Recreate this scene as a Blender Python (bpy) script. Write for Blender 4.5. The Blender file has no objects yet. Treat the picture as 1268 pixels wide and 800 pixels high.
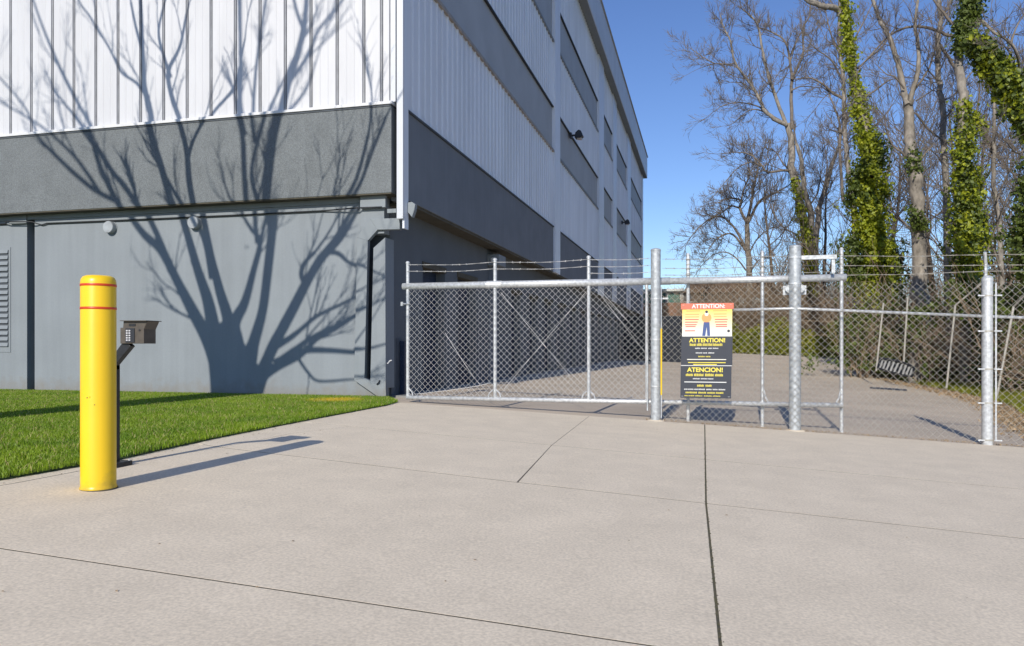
import bpy, math, random
import numpy as np
from mathutils import Vector, Matrix
rnd = random.Random(7)
npr = np.random.RandomState(5)
scene = bpy.context.scene
C = scene.collection
# ------------------------------------------------------------------ camera
YAW = math.atan(237/930.0)
cd = bpy.data.cameras.new('camera'); cam = bpy.data.objects.new('camera', cd); C.objects.link(cam)
cam.location = (0, 0, 1.0); cam.rotation_euler = (math.pi/2, 0, YAW)
cd.sensor_width = 36; cd.lens = 36*930/1268; cd.shift_y = 28/1268
cd.clip_start = .05; cd.clip_end = 3000
scene.camera = cam
# ------------------------------------------------------------------ light
SUN_EL, SUN_AZ = math.radians(28.5), math.radians(3.2)      # light travels towards +Y, a little towards +X
SD = Vector((math.sin(SUN_AZ)*math.cos(SUN_EL), math.cos(SUN_AZ)*math.cos(SUN_EL), -math.sin(SUN_EL)))
w = bpy.data.worlds.new('World'); scene.world = w; w.use_nodes = True
nt = w.node_tree; bg = nt.nodes['Background']
sky = nt.nodes.new('ShaderNodeTexSky'); sky.sky_type = 'NISHITA'; sky.sun_disc = False
sky.sun_elevation = SUN_EL; sky.sun_rotation = math.pi + SUN_AZ
sky.air_density = 1.0; sky.dust_density = .1; sky.ozone_density = 4.5; sky.altitude = 0
hs = nt.nodes.new('ShaderNodeHueSaturation'); hs.inputs['Saturation'].default_value = 1.08; hs.inputs['Hue'].default_value = .512
nt.links.new(sky.outputs[0], hs.inputs['Color']); nt.links.new(hs.outputs[0], bg.inputs[0]); bg.inputs[1].default_value = .122
sl = bpy.data.lights.new('sun', 'SUN'); sl.energy = 4.0; sl.angle = math.radians(.42); sl.color = (1, .93, .83)
so = bpy.data.objects.new('sun', sl); C.objects.link(so); so.rotation_euler = SD.to_track_quat('-Z', 'Y').to_euler()
so.location = (-5, -20, 20)
scene.view_settings.view_transform = 'Standard'; scene.view_settings.look = 'None'
scene.view_settings.exposure = .15; scene.view_settings.gamma = 1
scene.render.engine = 'CYCLES'
# ------------------------------------------------------------------ survey helpers
cY, sY = math.cos(YAW), math.sin(YAW)
def ray(px, py):
    u = (px-634)/930; v = (428-py)/930
    return (u*cY - sY, u*sY + cY, v)
def onY(px, py, Y):                 # point of the picture that lies on the plane Y
    r = ray(px, py); t = Y/r[1]
    return Vector((r[0]*t, Y, 1+r[2]*t))
def onX(px, py, X):
    r = ray(px, py); t = X/r[0]
    return Vector((X, r[1]*t, 1+r[2]*t))
def atd(px, py, d):
    r = ray(px, py); return Vector((r[0]*d, r[1]*d, 1+r[2]*d))
def onG(px, py, a=-.234, b=-.0484):
    r = ray(px, py); t = (a-1)/(r[2]-b*r[0])
    return Vector((r[0]*t, r[1]*t, 1+r[2]*t))
def ss(x, a, b):
    t = min(1, max(0, (x-a)/(b-a))); return t*t*(3-2*t)
EDGE = [(12.15,5.1),(14.7,5.4),(17,5.9),(21.9,7.2),(25,7.7),(31.4,8.1),(45.5,8.3),(53.9,8.8),(62,9.6),(90,10)]
def xedge(y):
    if y <= EDGE[0][0]: return EDGE[0][1]
    for (a, xa), (b, xb) in zip(EDGE, EDGE[1:]):
        if y <= b: return xa+(xb-xa)*(y-a)/(b-a)
    return EDGE[-1][1]
def gbase(x, y):
    z = -.234-.0484*max(-5.1, min(12, x))
    return z + .75*ss(y, 34, 62)*ss(x, -1.5, 2.5)
def bankd(x, y):
    return max(x-xedge(y), y-63) if y > 12.2 else -1
def ground(x, y):
    d = bankd(x, y)
    h = 0
    if d > 0:
        h = 1.05*ss(d, .2, 6)+1.2*ss(d, 5, 30)
    return gbase(x, y)+h*ss(y, 12.2, 17)
# ------------------------------------------------------------------ materials
def mat(name, col, rough=.6, metal=0, var=.12, scale=4, bump=0, bscale=60, col2=None, detail=6, spec=.5, stretch=None, fine=0, fscale=200):
    m = bpy.data.materials.new(name); m.use_nodes = True
    n = m.node_tree.nodes; l = m.node_tree.links; b = n['Principled BSDF']
    b.inputs['Roughness'].default_value = rough; b.inputs['Metallic'].default_value = metal
    b.inputs['Specular IOR Level'].default_value = spec
    tc = n.new('ShaderNodeTexCoord'); mp = n.new('ShaderNodeMapping'); l.new(tc.outputs['Object'], mp.inputs[0])
    if stretch: mp.inputs['Scale'].default_value = stretch
    ns = n.new('ShaderNodeTexNoise'); ns.inputs['Scale'].default_value = scale; ns.inputs['Detail'].default_value = detail
    l.new(mp.outputs[0], ns.inputs[0])
    mx = n.new('ShaderNodeMix'); mx.data_type = 'RGBA'
    c1 = col; c2 = col2 if col2 else tuple(c*(1-var*2) for c in col)
    if not col2: c1 = tuple(min(1, c*(1+var)) for c in col)
    mx.inputs[6].default_value = (*c1, 1); mx.inputs[7].default_value = (*c2, 1)
    rp = n.new('ShaderNodeMapRange'); rp.inputs[1].default_value = .3; rp.inputs[2].default_value = .7
    l.new(ns.outputs[0], rp.inputs[0]); l.new(rp.outputs[0], mx.inputs[0])
    last = mx.outputs[2]
    if fine:
        n2 = n.new('ShaderNodeTexNoise'); n2.inputs['Scale'].default_value = fscale; n2.inputs['Detail'].default_value = 3
        l.new(tc.outputs['Object'], n2.inputs[0])
        r2 = n.new('ShaderNodeMapRange'); r2.inputs[1].default_value = .3; r2.inputs[2].default_value = .7
        r2.inputs[3].default_value = 1-fine; r2.inputs[4].default_value = 1+fine; l.new(n2.outputs[0], r2.inputs[0])
        hv = n.new('ShaderNodeVectorMath'); hv.operation = 'SCALE'; l.new(last, hv.inputs[0]); l.new(r2.outputs[0], hv.inputs['Scale'])
        last = hv.outputs[0]
    l.new(last, b.inputs['Base Color'])
    if bump:
        nb = n.new('ShaderNodeTexNoise'); nb.inputs['Scale'].default_value = bscale; nb.inputs['Detail'].default_value = 5
        l.new(tc.outputs['Object'], nb.inputs[0])
        bp = n.new('ShaderNodeBump'); bp.inputs['Strength'].default_value = bump; bp.inputs['Distance'].default_value = .01
        l.new(nb.outputs[0], bp.inputs['Height']); l.new(bp.outputs[0], b.inputs['Normal'])
    m['last'] = 1
    return m
M = {}
M['concrete'] = mat('driveway_concrete', (.71,.62,.48), .9, var=.035, scale=2.6, bump=.12, bscale=260, fine=.15, fscale=62)
M['joint'] = mat('joint_filler', (.11,.09,.065), .95, var=.3, scale=20, col2=(.05,.05,.03))
M['moss'] = mat('joint_moss', (.06,.065,.025), .95, scale=30, col2=(.11,.09,.06))
M['asphalt'] = mat('asphalt', (.56,.475,.37), .92, var=.08, scale=.5, bump=.25, bscale=120, fine=.12, fscale=60)
M['stucco'] = mat('band_stucco', (.165,.182,.19), .95, var=.05, scale=2.5, bump=.9, bscale=55, fine=.22, fscale=55)
M['wall'] = mat('lower_wall_paint', (.24,.268,.29), .9, var=.035, scale=1.0, bump=.04, bscale=90, fine=.03, fscale=30)
M['trim_gray'] = mat('trim_gray_paint', (.235,.265,.285), .75, var=.04, scale=2)
M['side_gray'] = mat('shade_toned_gray', (.19,.21,.235), .85, var=.05, scale=1.5, bump=.1)  # band gray again, with the side's bluish shade put into the colour
M['side_wall'] = mat('shade_toned_lower_wall', (.125,.142,.158), .85, var=.05, scale=1.5, bump=.1)  # lower wall paint darkened: side and recess shade put into the colour
M['band_gray'] = mat('gray_metal_band', (.42,.44,.46), .6, var=.05, scale=1)
M['white_panel'] = mat('white_metal_panel', (.60,.61,.63), .45, var=.03, scale=2.5, stretch=(1,1,.25))
M['side_panel'] = mat('shade_toned_siding', (.78,.81,.86), .4, var=.05, scale=1.2, stretch=(1,1,.2))  # white panel metal with the side's bluish shade light put into the colour
M['seam'] = mat('seam_gray', (.34,.35,.37), .6)
M['white_trim'] = mat('white_trim', (.68,.69,.70), .45, var=.03)
M['dark_recess'] = mat('dark_recess', (.075,.088,.105), .8)  # shade inside slots and openings put into the colour
M['door'] = mat('dark_blue_door', (.02,.035,.075), .55, var=.1)
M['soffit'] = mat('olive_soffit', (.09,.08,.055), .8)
M['fascia'] = mat('roof_fascia_metal', (.58,.61,.65), .45, var=.05, scale=1)
M['dark_metal'] = mat('dark_fixture_metal', (.02,.023,.03), .5)
M['sill'] = mat('tan_sill', (.36,.32,.28), .6)
M['lens'] = mat('lamp_lens', (.6,.5,.42), .3)
M['galv'] = mat('galvanized_steel', (.62,.64,.65), .42, .35, var=.14, scale=22, bump=.2, bscale=40)
M['galv_post'] = mat('galvanized_post_steel', (.47,.50,.52), .5, .35, var=.16, scale=18, bump=.3, bscale=30)
M['wire'] = mat('galvanized_wire', (.58,.58,.57), .45, .2, var=.1, scale=30)
M['oldwire'] = mat('weathered_wire', (.44,.42,.37), .55, .2, var=.15, scale=30)
M['yellow'] = mat('yellow_plastic_sleeve', (.86,.56,.012), .33, var=.02, scale=3, bump=.04, bscale=12)
M['red'] = mat('red_reflective_tape', (.62,.06,.015), .4, var=.05)
M['black_steel'] = mat('black_powder_coat', (.018,.02,.024), .5, var=.2, scale=20)
M['bronze'] = mat('bronze_housing', (.085,.072,.058), .5, var=.1, scale=20)
M['key'] = mat('keypad_key_metal', (.5,.5,.52), .4)
M['grass_soil'] = mat('lawn_soil', (.035,.06,.012), .95, var=.3, scale=6)
M['bank'] = mat('bank_soil', (.10,.085,.045), .95, scale=.8, col2=(.06,.075,.025), bump=.6, bscale=8, fine=.3, fscale=6)
M['bark'] = mat('gray_brown_bark', (.28,.25,.21), .9, var=.25, scale=7, bump=.8, bscale=30, stretch=(1,1,.4))
M['bark_dark'] = mat('dark_bark', (.13,.105,.08), .9, var=.25, scale=7, bump=.6, bscale=30)
M['twig'] = mat('twig_bark', (.19,.16,.13), .9, var=.2, scale=3)
M['leaf_litter'] = mat('dry_leaves', (.42,.31,.19), .9, scale=9, col2=(.24,.17,.10))
M['brick'] = mat('red_brown_brick', (.28,.14,.09), .9, var=.15, scale=30)
M['roof'] = mat('brown_roof', (.13,.085,.06), .8)
M['teal'] = mat('teal_glass', (.06,.17,.14), .2, var=.1, scale=1)
M['plaster'] = mat('pale_frame', (.6,.62,.6), .6)
M['dark_wall'] = mat('shade_dark_wall', (.018,.023,.035), .9, var=.1)  # shade at the far end of the lane, given as a dark colour
M['disc'] = mat('vent_cap_gray', (.34,.37,.39), .6)
M['cable'] = mat('black_cable', (.02,.022,.025), .6)
M['slat_white'] = mat('white_slat', (.4,.4,.37), .5)
def splash(m, zc=.05, h=.28, col=(.20,.17,.13)):
    n = m.node_tree.nodes; l = m.node_tree.links; b = n['Principled BSDF']
    src = b.inputs['Base Color'].links[0].from_socket
    g = n.new('ShaderNodeNewGeometry'); sp_ = n.new('ShaderNodeSeparateXYZ'); l.new(g.outputs['Position'], sp_.inputs[0])
    ns = n.new('ShaderNodeTexNoise'); ns.inputs['Scale'].default_value = 7; ns.inputs['Detail'].default_value = 8; l.new(g.outputs['Position'], ns.inputs[0])
    ma = n.new('ShaderNodeMath'); ma.operation = 'MULTIPLY_ADD'; ma.inputs[1].default_value = -.55; l.new(ns.outputs[0], ma.inputs[0]); l.new(sp_.outputs[2], ma.inputs[2])
    mr_ = n.new('ShaderNodeMapRange'); mr_.inputs[1].default_value = zc-.28-h*.2; mr_.inputs[2].default_value = zc-.28+h; mr_.inputs[3].default_value = .55; mr_.inputs[4].default_value = 0
    l.new(ma.outputs[0], mr_.inputs[0]); mx_ = n.new('ShaderNodeMix'); mx_.data_type = 'RGBA'; mx_.inputs[7].default_value = (*col, 1)
    l.new(mr_.outputs[0], mx_.inputs[0]); l.new(src, mx_.inputs[6])
    # vertical water streaks
    mp_ = n.new('ShaderNodeMapping'); mp_.inputs['Scale'].default_value = (5,5,.25); l.new(g.outputs['Position'], mp_.inputs[0])
    n2 = n.new('ShaderNodeTexNoise'); n2.inputs['Scale'].default_value = 1.6; n2.inputs['Detail'].default_value = 6; l.new(mp_.outputs[0], n2.inputs[0])
    m2_ = n.new('ShaderNodeMapRange'); m2_.inputs[1].default_value = .35; m2_.inputs[2].default_value = .75; m2_.inputs[3].default_value = 1.03; m2_.inputs[4].default_value = .95; l.new(n2.outputs[0], m2_.inputs[0])
    v_ = n.new('ShaderNodeVectorMath'); v_.operation = 'SCALE'; l.new(mx_.outputs[2], v_.inputs[0]); l.new(m2_.outputs[0], v_.inputs['Scale'])
    l.new(v_.outputs[0], b.inputs['Base Color'])
splash(M['wall']); splash(M['trim_gray']); splash(M['stucco'], -5); splash(M['white_panel'], -5); splash(M['side_panel'], -5); splash(M['side_gray'], -5)
splash(M['yellow'], -.06, .10, (.35,.25,.06))
def leafmat(name, a, b, scale, sub=.25):
    m = mat(name, a, .5, scale=scale, col2=b, detail=3)
    bs = m.node_tree.nodes['Principled BSDF']
    tr = m.node_tree.nodes.new('ShaderNodeBsdfTranslucent'); mixs = m.node_tree.nodes.new('ShaderNodeMixShader')
    mixs.inputs[0].default_value = sub
    lk = bs.inputs['Base Color'].links[0].from_socket
    m.node_tree.links.new(lk, tr.inputs[0])
    m.node_tree.links.new(bs.outputs[0], mixs.inputs[1]); m.node_tree.links.new(tr.outputs[0], mixs.inputs[2])
    m.node_tree.links.new(mixs.outputs[0], m.node_tree.nodes['Material Output'].inputs[0])
    return m
M['ivy'] = leafmat('ivy_leaf', (.50,.52,.03), (.17,.24,.02), 4, .4)
M['ivy_dark'] = leafmat('dark_ivy_leaf', (.16,.21,.035), (.06,.09,.02), 4, .3)
M['bankgrass'] = leafmat('bank_grass', (.36,.36,.035), (.17,.21,.02), 1.2)
M['lawn'] = leafmat('lawn_blade', (.27,.39,.02), (.15,.27,.014), 1.1, .3)
# yellowed patch near the wall corner
nn = M['lawn'].node_tree.nodes; ll = M['lawn'].node_tree.links
tc = nn.new('ShaderNodeTexCoord'); vm = nn.new('ShaderNodeVectorMath'); vm.operation = 'DISTANCE'; vm.inputs[1].default_value = (-6.25,12.0,.06)
ll.new(tc.outputs['Object'], vm.inputs[0])
nz = nn.new('ShaderNodeTexNoise'); nz.inputs['Scale'].default_value = 9; ll.new(tc.outputs['Object'], nz.inputs[0])
ad = nn.new('ShaderNodeMath'); ad.operation = 'MULTIPLY_ADD'; ad.inputs[1].default_value = .7; ll.new(nz.outputs[0], ad.inputs[0]); ll.new(vm.outputs['Value'], ad.inputs[2])
mr = nn.new('ShaderNodeMapRange'); mr.inputs[1].default_value = .45; mr.inputs[2].default_value = .95; mr.inputs[3].default_value = 1.0; mr.inputs[4].default_value = 0
ll.new(ad.outputs[0], mr.inputs[0])
bs = nn['Principled BSDF']; src = bs.inputs['Base Color'].links[0].from_socket
mx = nn.new('ShaderNodeMix'); mx.data_type = 'RGBA'; mx.inputs[7].default_value = (.75,.52,.02,1)
ll.new(src, mx.inputs[6]); ll.new(mr.outputs[0], mx.inputs[0]); ll.new(mx.outputs[2], bs.inputs['Base Color'])
for nd in nn:
    if nd.type == 'BSDF_TRANSLUCENT': ll.new(mx.outputs[2], nd.inputs[0])
# ------------------------------------------------------------------ mesh helpers
class MB:
    def __init__(s): s.v = []; s.f = []
    def add(s, vs, fs):
        o = len(s.v); s.v.extend(tuple(p) for p in vs); s.f.extend(tuple(i+o for i in f) for f in fs); return s
    def box(s, x0, x1, y0, y1, z0, z1):
        vs = [(x,y,z) for z in (z0,z1) for y in (y0,y1) for x in (x0,x1)]
        return s.add(vs, [(0,2,3,1),(4,5,7,6),(0,1,5,4),(1,3,7,5),(3,2,6,7),(2,0,4,6)])
    def prism(s, poly, e0, e1):      # poly: list of 3D points, extruded from +e0 to +e1 (vectors)
        n = len(poly); a = [Vector(p)+Vector(e0) for p in poly]; b = [Vector(p)+Vector(e1) for p in poly]
        return s.add(a+b, [tuple(range(n))[::-1], tuple(range(n, 2*n))]+[(i,(i+1)%n,n+(i+1)%n,n+i) for i in range(n)])
    def tube(s, pts, rad, k=8, cap=True, closed=False):
        pts = [Vector(p) for p in pts]; n = len(pts)
        if not isinstance(rad, (list, tuple)): rad = [rad]*n
        o = len(s.v); ref = None
        for i, p in enumerate(pts):
            t = (pts[min(i+1,n-1)]-pts[max(i-1,0)])
            if t.length < 1e-9: t = Vector((0,0,1))
            t.normalize()
            if ref is None: ref = Vector((0,0,1)) if abs(t.z) < .9 else Vector((1,0,0))
            a = t.cross(ref)
            if a.length < 1e-4: a = t.cross(Vector((0,1,0.3)))
            a.normalize(); b = a.cross(t); ref = b if abs(t.z) >= .9 else ref
            for j in range(k):
                q = 2*math.pi*j/k; s.v.append(tuple(p+(a*math.cos(q)+b*math.sin(q))*rad[i]))
        for i in range(n-1):
            for j in range(k):
                s.f.append((o+i*k+j, o+i*k+(j+1)%k, o+(i+1)*k+(j+1)%k, o+(i+1)*k+j))
        if cap:
            s.f.append(tuple(o+j for j in range(k))[::-1]); s.f.append(tuple(o+(n-1)*k+j for j in range(k)))
        return s
    def lathe(s, prof, k=24, c=(0,0,0), axis='z'):
        o = len(s.v)
        for r, h in prof:
            for j in range(k):
                q = 2*math.pi*j/k
                p = (r*math.cos(q), r*math.sin(q), h) if axis == 'z' else ((r*math.cos(q), -h, r*math.sin(q)) if axis == 'y' else (h, r*math.cos(q), r*math.sin(q)))
                s.v.append((p[0]+c[0], p[1]+c[1], p[2]+c[2]))
        for i in range(len(prof)-1):
            for j in range(k): s.f.append((o+i*k+j, o+i*k+(j+1)%k, o+(i+1)*k+(j+1)%k, o+(i+1)*k+j))
        s.f.append(tuple(o+j for j in range(k))[::-1]); s.f.append(tuple(o+(len(prof)-1)*k+j for j in range(k)))
        return s
    def build(s, name, m, parent=None, smooth=False, bevel=0):
        me = bpy.data.meshes.new(name); me.from_pydata(s.v, [], s.f); me.update()
        me.materials.append(m if not isinstance(m, str) else M[m])
        if smooth: 
            for p in me.polygons: p.use_smooth = True
        o = bpy.data.objects.new(name, me); C.objects.link(o)
        if parent: 
            o.parent = parent
            loc = Vector(parent.location)
            pp = parent.parent
            while pp: loc += Vector(pp.location); pp = pp.parent
            if loc.length > 0: me.transform(Matrix.Translation(-loc))
        if bevel:
            bm = o.modifiers.new('bevel', 'BEVEL'); bm.width = bevel; bm.segments = 2; bm.limit_method = 'ANGLE'
        return o
def thing(name, label, cat, loc=(0,0,0), group=None):
    o = bpy.data.objects.new(name, None); C.objects.link(o); o.location = loc; o.empty_display_size = .2
    o['label'] = label; o['category'] = cat
    if group: o['group'] = group
    return o
def tag(o, label=None, cat=None, group=None, kind=None):
    if label: o['label'] = label
    if cat: o['category'] = cat
    if group: o['group'] = group
    if kind: o['kind'] = kind
    return o
def copyobj(o, loc, parent=None):
    c = o.copy(); C.objects.link(c); c.location = loc
    if parent: c.parent = parent
    return c
def fastmesh(name, V, F, m, parent=None):
    V = np.asarray(V, np.float32); F = np.asarray(F, np.int32); k = F.shape[1]
    me = bpy.data.meshes.new(name); me.vertices.add(len(V)); me.vertices.foreach_set('co', V.ravel())
    me.loops.add(F.size); me.loops.foreach_set('vertex_index', F.ravel())
    me.polygons.add(len(F)); me.polygons.foreach_set('loop_start', np.arange(0, F.size, k, dtype=np.int32))
    me.update(calc_edges=True); me.materials.append(M[m])
    o = bpy.data.objects.new(name, me); C.objects.link(o)
    if parent: o.parent = parent
    return o

# ================================================================== GROUND
# one sheet to the horizon
xs = sorted(set([-600,-300,-150,-80,-50,-30,-20,-14,-10,-7,-5.9] + [round(-5+.8*i,2) for i in range(40)] + [30,36,45,60,80,120,200,350,600]))
ys = sorted(set([-300,-120,-60,-30,-10,0,6,12.16] + [round(13+1.2*i,2) for i in range(58)] + [90,100,120,160,250,450,800]))
V = []; 
for y in ys:
    for x in xs:
        z = ground(x, y)-.05
        if y <= 12.16: z = gbase(x, y)-.14
        if y > 12.2 and bankd(x, y) > 0: z += .05*ss(bankd(x,y),0,1)+rnd.uniform(-.04,.04)
        V.append((x, y, z))
F = [(j*len(xs)+i, j*len(xs)+i+1, (j+1)*len(xs)+i+1, (j+1)*len(xs)+i) for j in range(len(ys)-1) for i in range(len(xs)-1)]
tag(fastmesh('ground', V, F, 'bank'), kind='structure', label='brown leafy soil of the verge and bank beyond the fence')
# asphalt lane behind the gate
V = []; F = []; NC = 24; rows = [12.155+.6*i for i in range(84)]
for r_, y in enumerate(rows):
    x1 = xedge(y)+.12*math.sin(y*2.1)+.08*math.sin(y*5.3+1)
    for i in range(NC+1):
        x = -6.05+(x1+6.05)*i/NC
        V.append((x, y, gbase(x, y)-.008 if y < 12.5 else gbase(x, y)-.008))
for j in range(len(rows)-1):
    for i in range(NC): a = j*(NC+1)+i; F.append((a, a+1, a+NC+2, a+NC+1))
asph = tag(fastmesh('asphalt_lane', V, F, 'asphalt'), kind='structure', label='worn asphalt lane running back behind the gate')

# driveway: base sheet and separate slabs
drive = bpy.data.objects.new('driveway', None); C.objects.link(drive); drive['kind'] = 'structure'
drive['label'] = 'pale concrete driveway of large jointed slabs'
def gz(x, y): return -.234-.0484*max(x, -9)
base = MB()
base.add([(x, y, gz(x,y)-.0009) for y in (-14,3.0) for x in (-9,14)], [(0,1,3,2)]); base.add([(x, y, gz(x,y)-.0009) for y in (3.0,12.13) for x in (-4.9,14)], [(0,1,3,2)]); base.add([(x,y,-.234+.4356-.0009) for y in (-14,2.85) for x in (-40,-9)],[(0,1,3,2)])
base.build('joint_bed', 'joint', drive)
def LY(name, x):       # cross joints: y as function of x
    return {'a': 12.15, 'b': 8.47-.0727*(x+.8), 'c': 6.17-.0705*(x+1.3), 'd': 3.13-.012*(x+2), 'e': -2.0, 'f': -8, 'g': -14}[name]
GE = [(2.9,-30),(2.95,-9),(3.2,-6.6),(3.7,-5.4),(4.42,-5.01),(5.5,-4.93),(6.95,-5.03),(8.6,-5.06),(11.53,-5.06),(12.15,-5.15)]
def grass_edge(y):
    if y <= GE[0][0]: return GE[0][1]
    for (a, xa), (b, xb) in zip(GE, GE[1:]):
        if y <= b: return xa+(xb-xa)*(y-a)/(b-a)
    return GE[-1][1]
def slab(poly, gap=.006):
    gap = .011
    # shrink polygon a little, chamfered edges
    n = len(poly); cx = sum(p[0] for p in poly)/n; 
    area = sum(poly[i][0]*poly[(i+1)%n][1]-poly[(i+1)%n][0]*poly[i][1] for i in range(n))
    if area < 0: poly = poly[::-1]
    def inset(P, g):
        out = []
        for i in range(n):
            p0, p1, p2 = Vector(P[i-1]), Vector(P[i]), Vector(P[(i+1)%n])
            e1 = (p1-p0).normalized(); e2 = (p2-p1).normalized()
            n1 = Vector((-e1.y, e1.x)); n2 = Vector((-e2.y, e2.x)); g1 = g*(.75 if abs(e1.x) > .8 and p1.y > 4 else (.3 if p1.y > 6.3 and p1.x < -1 else .62)); g2 = g*(.75 if abs(e2.x) > .8 and p1.y > 4 else (.3 if p1.y > 6.3 and p1.x < -1 else .62))
            cr = e1.x*e2.y-e1.y*e2.x
            if abs(cr) > .15: out.append(p1+(e2*g1-e1*g2)*(1/cr)); continue
            gg = max(g1, g2); b = (n1+n2); 
            if b.length < 1e-3: b = n1
            b = b.normalized(); out.append(p1+b*(gg/max(.35, b.dot(n1))))
        return out
    A = inset(poly, gap); B = inset(poly, gap+.002)
    dz = 0
    vs = [(p.x,p.y,gz(p.x,p.y)-.13) for p in A]+[(p.x,p.y,gz(p.x,p.y)-.0012+dz) for p in A]+[(p.x,p.y,gz(p.x,p.y)+dz) for p in B]
    fs = [(i,(i+1)%n,n+(i+1)%n,n+i) for i in range(n)]+[(n+i,n+(i+1)%n,2*n+(i+1)%n,2*n+i) for i in range(n)]+[tuple(range(2*n,3*n))]
    return MB().add(vs, fs).build('concrete_slab', 'concrete', drive)
XR = 14
def q(n1, n2, x0, x1, g=.005):
    slab([(x0,LY(n1,x0)),(x1,LY(n1,x1)),(x1,LY(n2,x1)),(x0,LY(n2,x0))], g)
XV = .02
# rows gate-side to camera-side
jx = [(12.15,-4.93),(8.80,-4.66)]
slab([(grass_edge(y)+.0, y) for y in (12.15,11.53,10,8.9,LY('b',-5)+.0)]+[(-1.70,LY('b',-1.70)),(-1.8,12.15)], .004)
slab([(-1.70,LY('b',-1.70)),(XV,LY('b',XV)),(XV,12.15),(-1.8,12.15)],.005); 
slab([(XV,LY('b',XV)),(5,LY('b',5)),(5,12.15),(XV,12.15)],.012); slab([(5,LY('b',5)),(XR,LY('b',XR)),(XR,12.15),(5,12.15)],.005)
slab([(grass_edge(y), y) for y in (LY('b',-5),7.6,6.95)]+[(-5.0,6.6),(-4.63,LY('c',-4.63)+.1),(-4.6,7.73),(-4.35,LY('b',-4.35))],.003)
slab([(-4.63,LY('c',-4.63)+.1),(-1.53,LY('c',-1.53)),(-1.70,LY('b',-1.70)),(-4.35,LY('b',-4.35)),(-4.6,7.73)],.004)
slab([(-1.53,LY('c',-1.53)),(XV,LY('c',XV)),(XV,LY('b',XV)),(-1.70,LY('b',-1.70))],.004)
slab([(XV,LY('c',XV)),(5,LY('c',5)),(5,LY('b',5)),(XV,LY('b',XV))],.004); slab([(5,LY('c',5)),(XR,LY('c',XR)),(XR,LY('b',XR)),(5,LY('b',5))],.004)
slab([(-5.0,6.6),(-4.98,6.0),(-4.93,5.5),(-4.97,5.0),(-5.01,4.42),(-5.4,3.7),(-4.95,3.7),(-4.85,4.4),(-4.81,5.4),(-4.63,LY('c',-4.63)+.1)],.003)
slab([(-4.95,3.7),(-5.4,3.7),(-6.6,3.2),(-7.5,3.14),(-4.9,LY('d',-4.9)),(XV+.05,LY('d',XV)),(XV,LY('c',XV)),(-1.53,LY('c',-1.53)),(-4.63,LY('c',-4.63)+.1),(-4.81,5.4),(-4.85,4.4)],.004)
slab([(XV+.05,LY('d',XV)),(5,LY('d',5)),(5,LY('c',5)),(XV,LY('c',XV))],.004); slab([(5,LY('d',5)),(XR,LY('d',XR)),(XR,LY('c',XR)),(5,LY('c',5))],.004)
q('e','d',-4,XV+.05,.014); q('e','d',-9,-4,.008); q('e','d',XV+.05,5,.008); q('e','d',5,XR,.008)
q('f','e',-9,XV+.05,.008); q('f','e',XV+.05,XR,.008); q('g','f',-9,XR,.008)
# moss along the dark centre joint
mb = MB()
for i in range(1700):
    y = rnd.uniform(-1, 12.1); x = XV+.05*min(1,max(0,(6.17-y)/3.04))+rnd.gauss(0,.0045); s = rnd.uniform(.002,.006)
    z = gz(x,y)+rnd.uniform(-.003,.0015)
    mb.add([(x-s,y-s,z),(x+s,y-s*.6,z),(x,y+s,z+s*.8)], [(0,1,2)])
mb.build('joint_moss', 'moss', drive)['kind'] = 'stuff'

# lawn
LZ = .045
lawn_pts = [(x, y) for (y, x) in GE if y < 12.2]
mb = MB(); n = len(GE)
for (y0,x0),(y1,x1) in zip(GE, GE[1:]):
    mb.add([(x0-.06,y0,LZ-.01),(x0+.012,y0,gz(x0,0)-.004),(x1+.012,y1,gz(x1,0)-.004),(x1-.06,y1,LZ-.01)], [(0,1,2,3)])
    mb.add([(-40,y0,LZ),(x0-.06,y0,LZ-.01),(x1-.06,y1,LZ-.01),(-40,y1,LZ)], [(0,1,2,3)])
mb.add([(-40,12.15,LZ),(-5.18,12.15,LZ-.02),(-5.75,13.2,LZ),(-40,13.2,LZ)], [(0,1,2,3)])
tag(mb.build('lawn', 'grass_soil'), kind='structure')
def blades(N, xf, yr, hr, wr, zf, name, m, lean=.5):
    y = npr.uniform(*yr, N); x = xf(y, N)
    ok = ~np.isnan(x); x = x[ok]; y = y[ok]; N = len(x)
    z = zf(x, y); h = npr.uniform(*hr, N); w_ = npr.uniform(*wr, N); a = npr.uniform(0, 2*np.pi, N); la = npr.uniform(0, 2*np.pi, N); ln = npr.uniform(.1, lean, N)*h
    dx, dy = np.cos(a)*w_, np.sin(a)*w_
    b = np.stack([x-dx, y-dy, z-.01], 1); c = np.stack([x+dx, y+dy, z-.01], 1)
    m1 = np.stack([x+np.cos(la)*ln*.35-dx*.7, y+np.sin(la)*ln*.35-dy*.7, z+h*.6], 1); m2 = m1+np.stack([dx*1.4, dy*1.4, 0*x], 1)
    t = np.stack([x+np.cos(la)*ln, y+np.sin(la)*ln, z+h], 1)
    Vv = np.stack([b,c,m1,m2,t], 1).reshape(-1, 3); i = np.arange(N)[:,None]*5
    Ff = np.concatenate([i+[0,1,3], i+[0,3,2], i+[2,3,4]], 0)
    return fastmesh(name, Vv, Ff, m)
geY = np.array([g[0] for g in GE]+[13.1]); geX = np.array([g[1] for g in GE]+[-5.8])
def lawnx(y, N):
    e = np.interp(y, geY, geX); lo = -1.17*y-.4
    x = lo+(e-lo+.02)*npr.uniform(0, 1, N)
    u = np.where(e > lo, x, np.nan)
    keep = npr.uniform(0, 1, N) < (e-lo)/11.
    return np.where(keep, u, np.nan)
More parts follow.
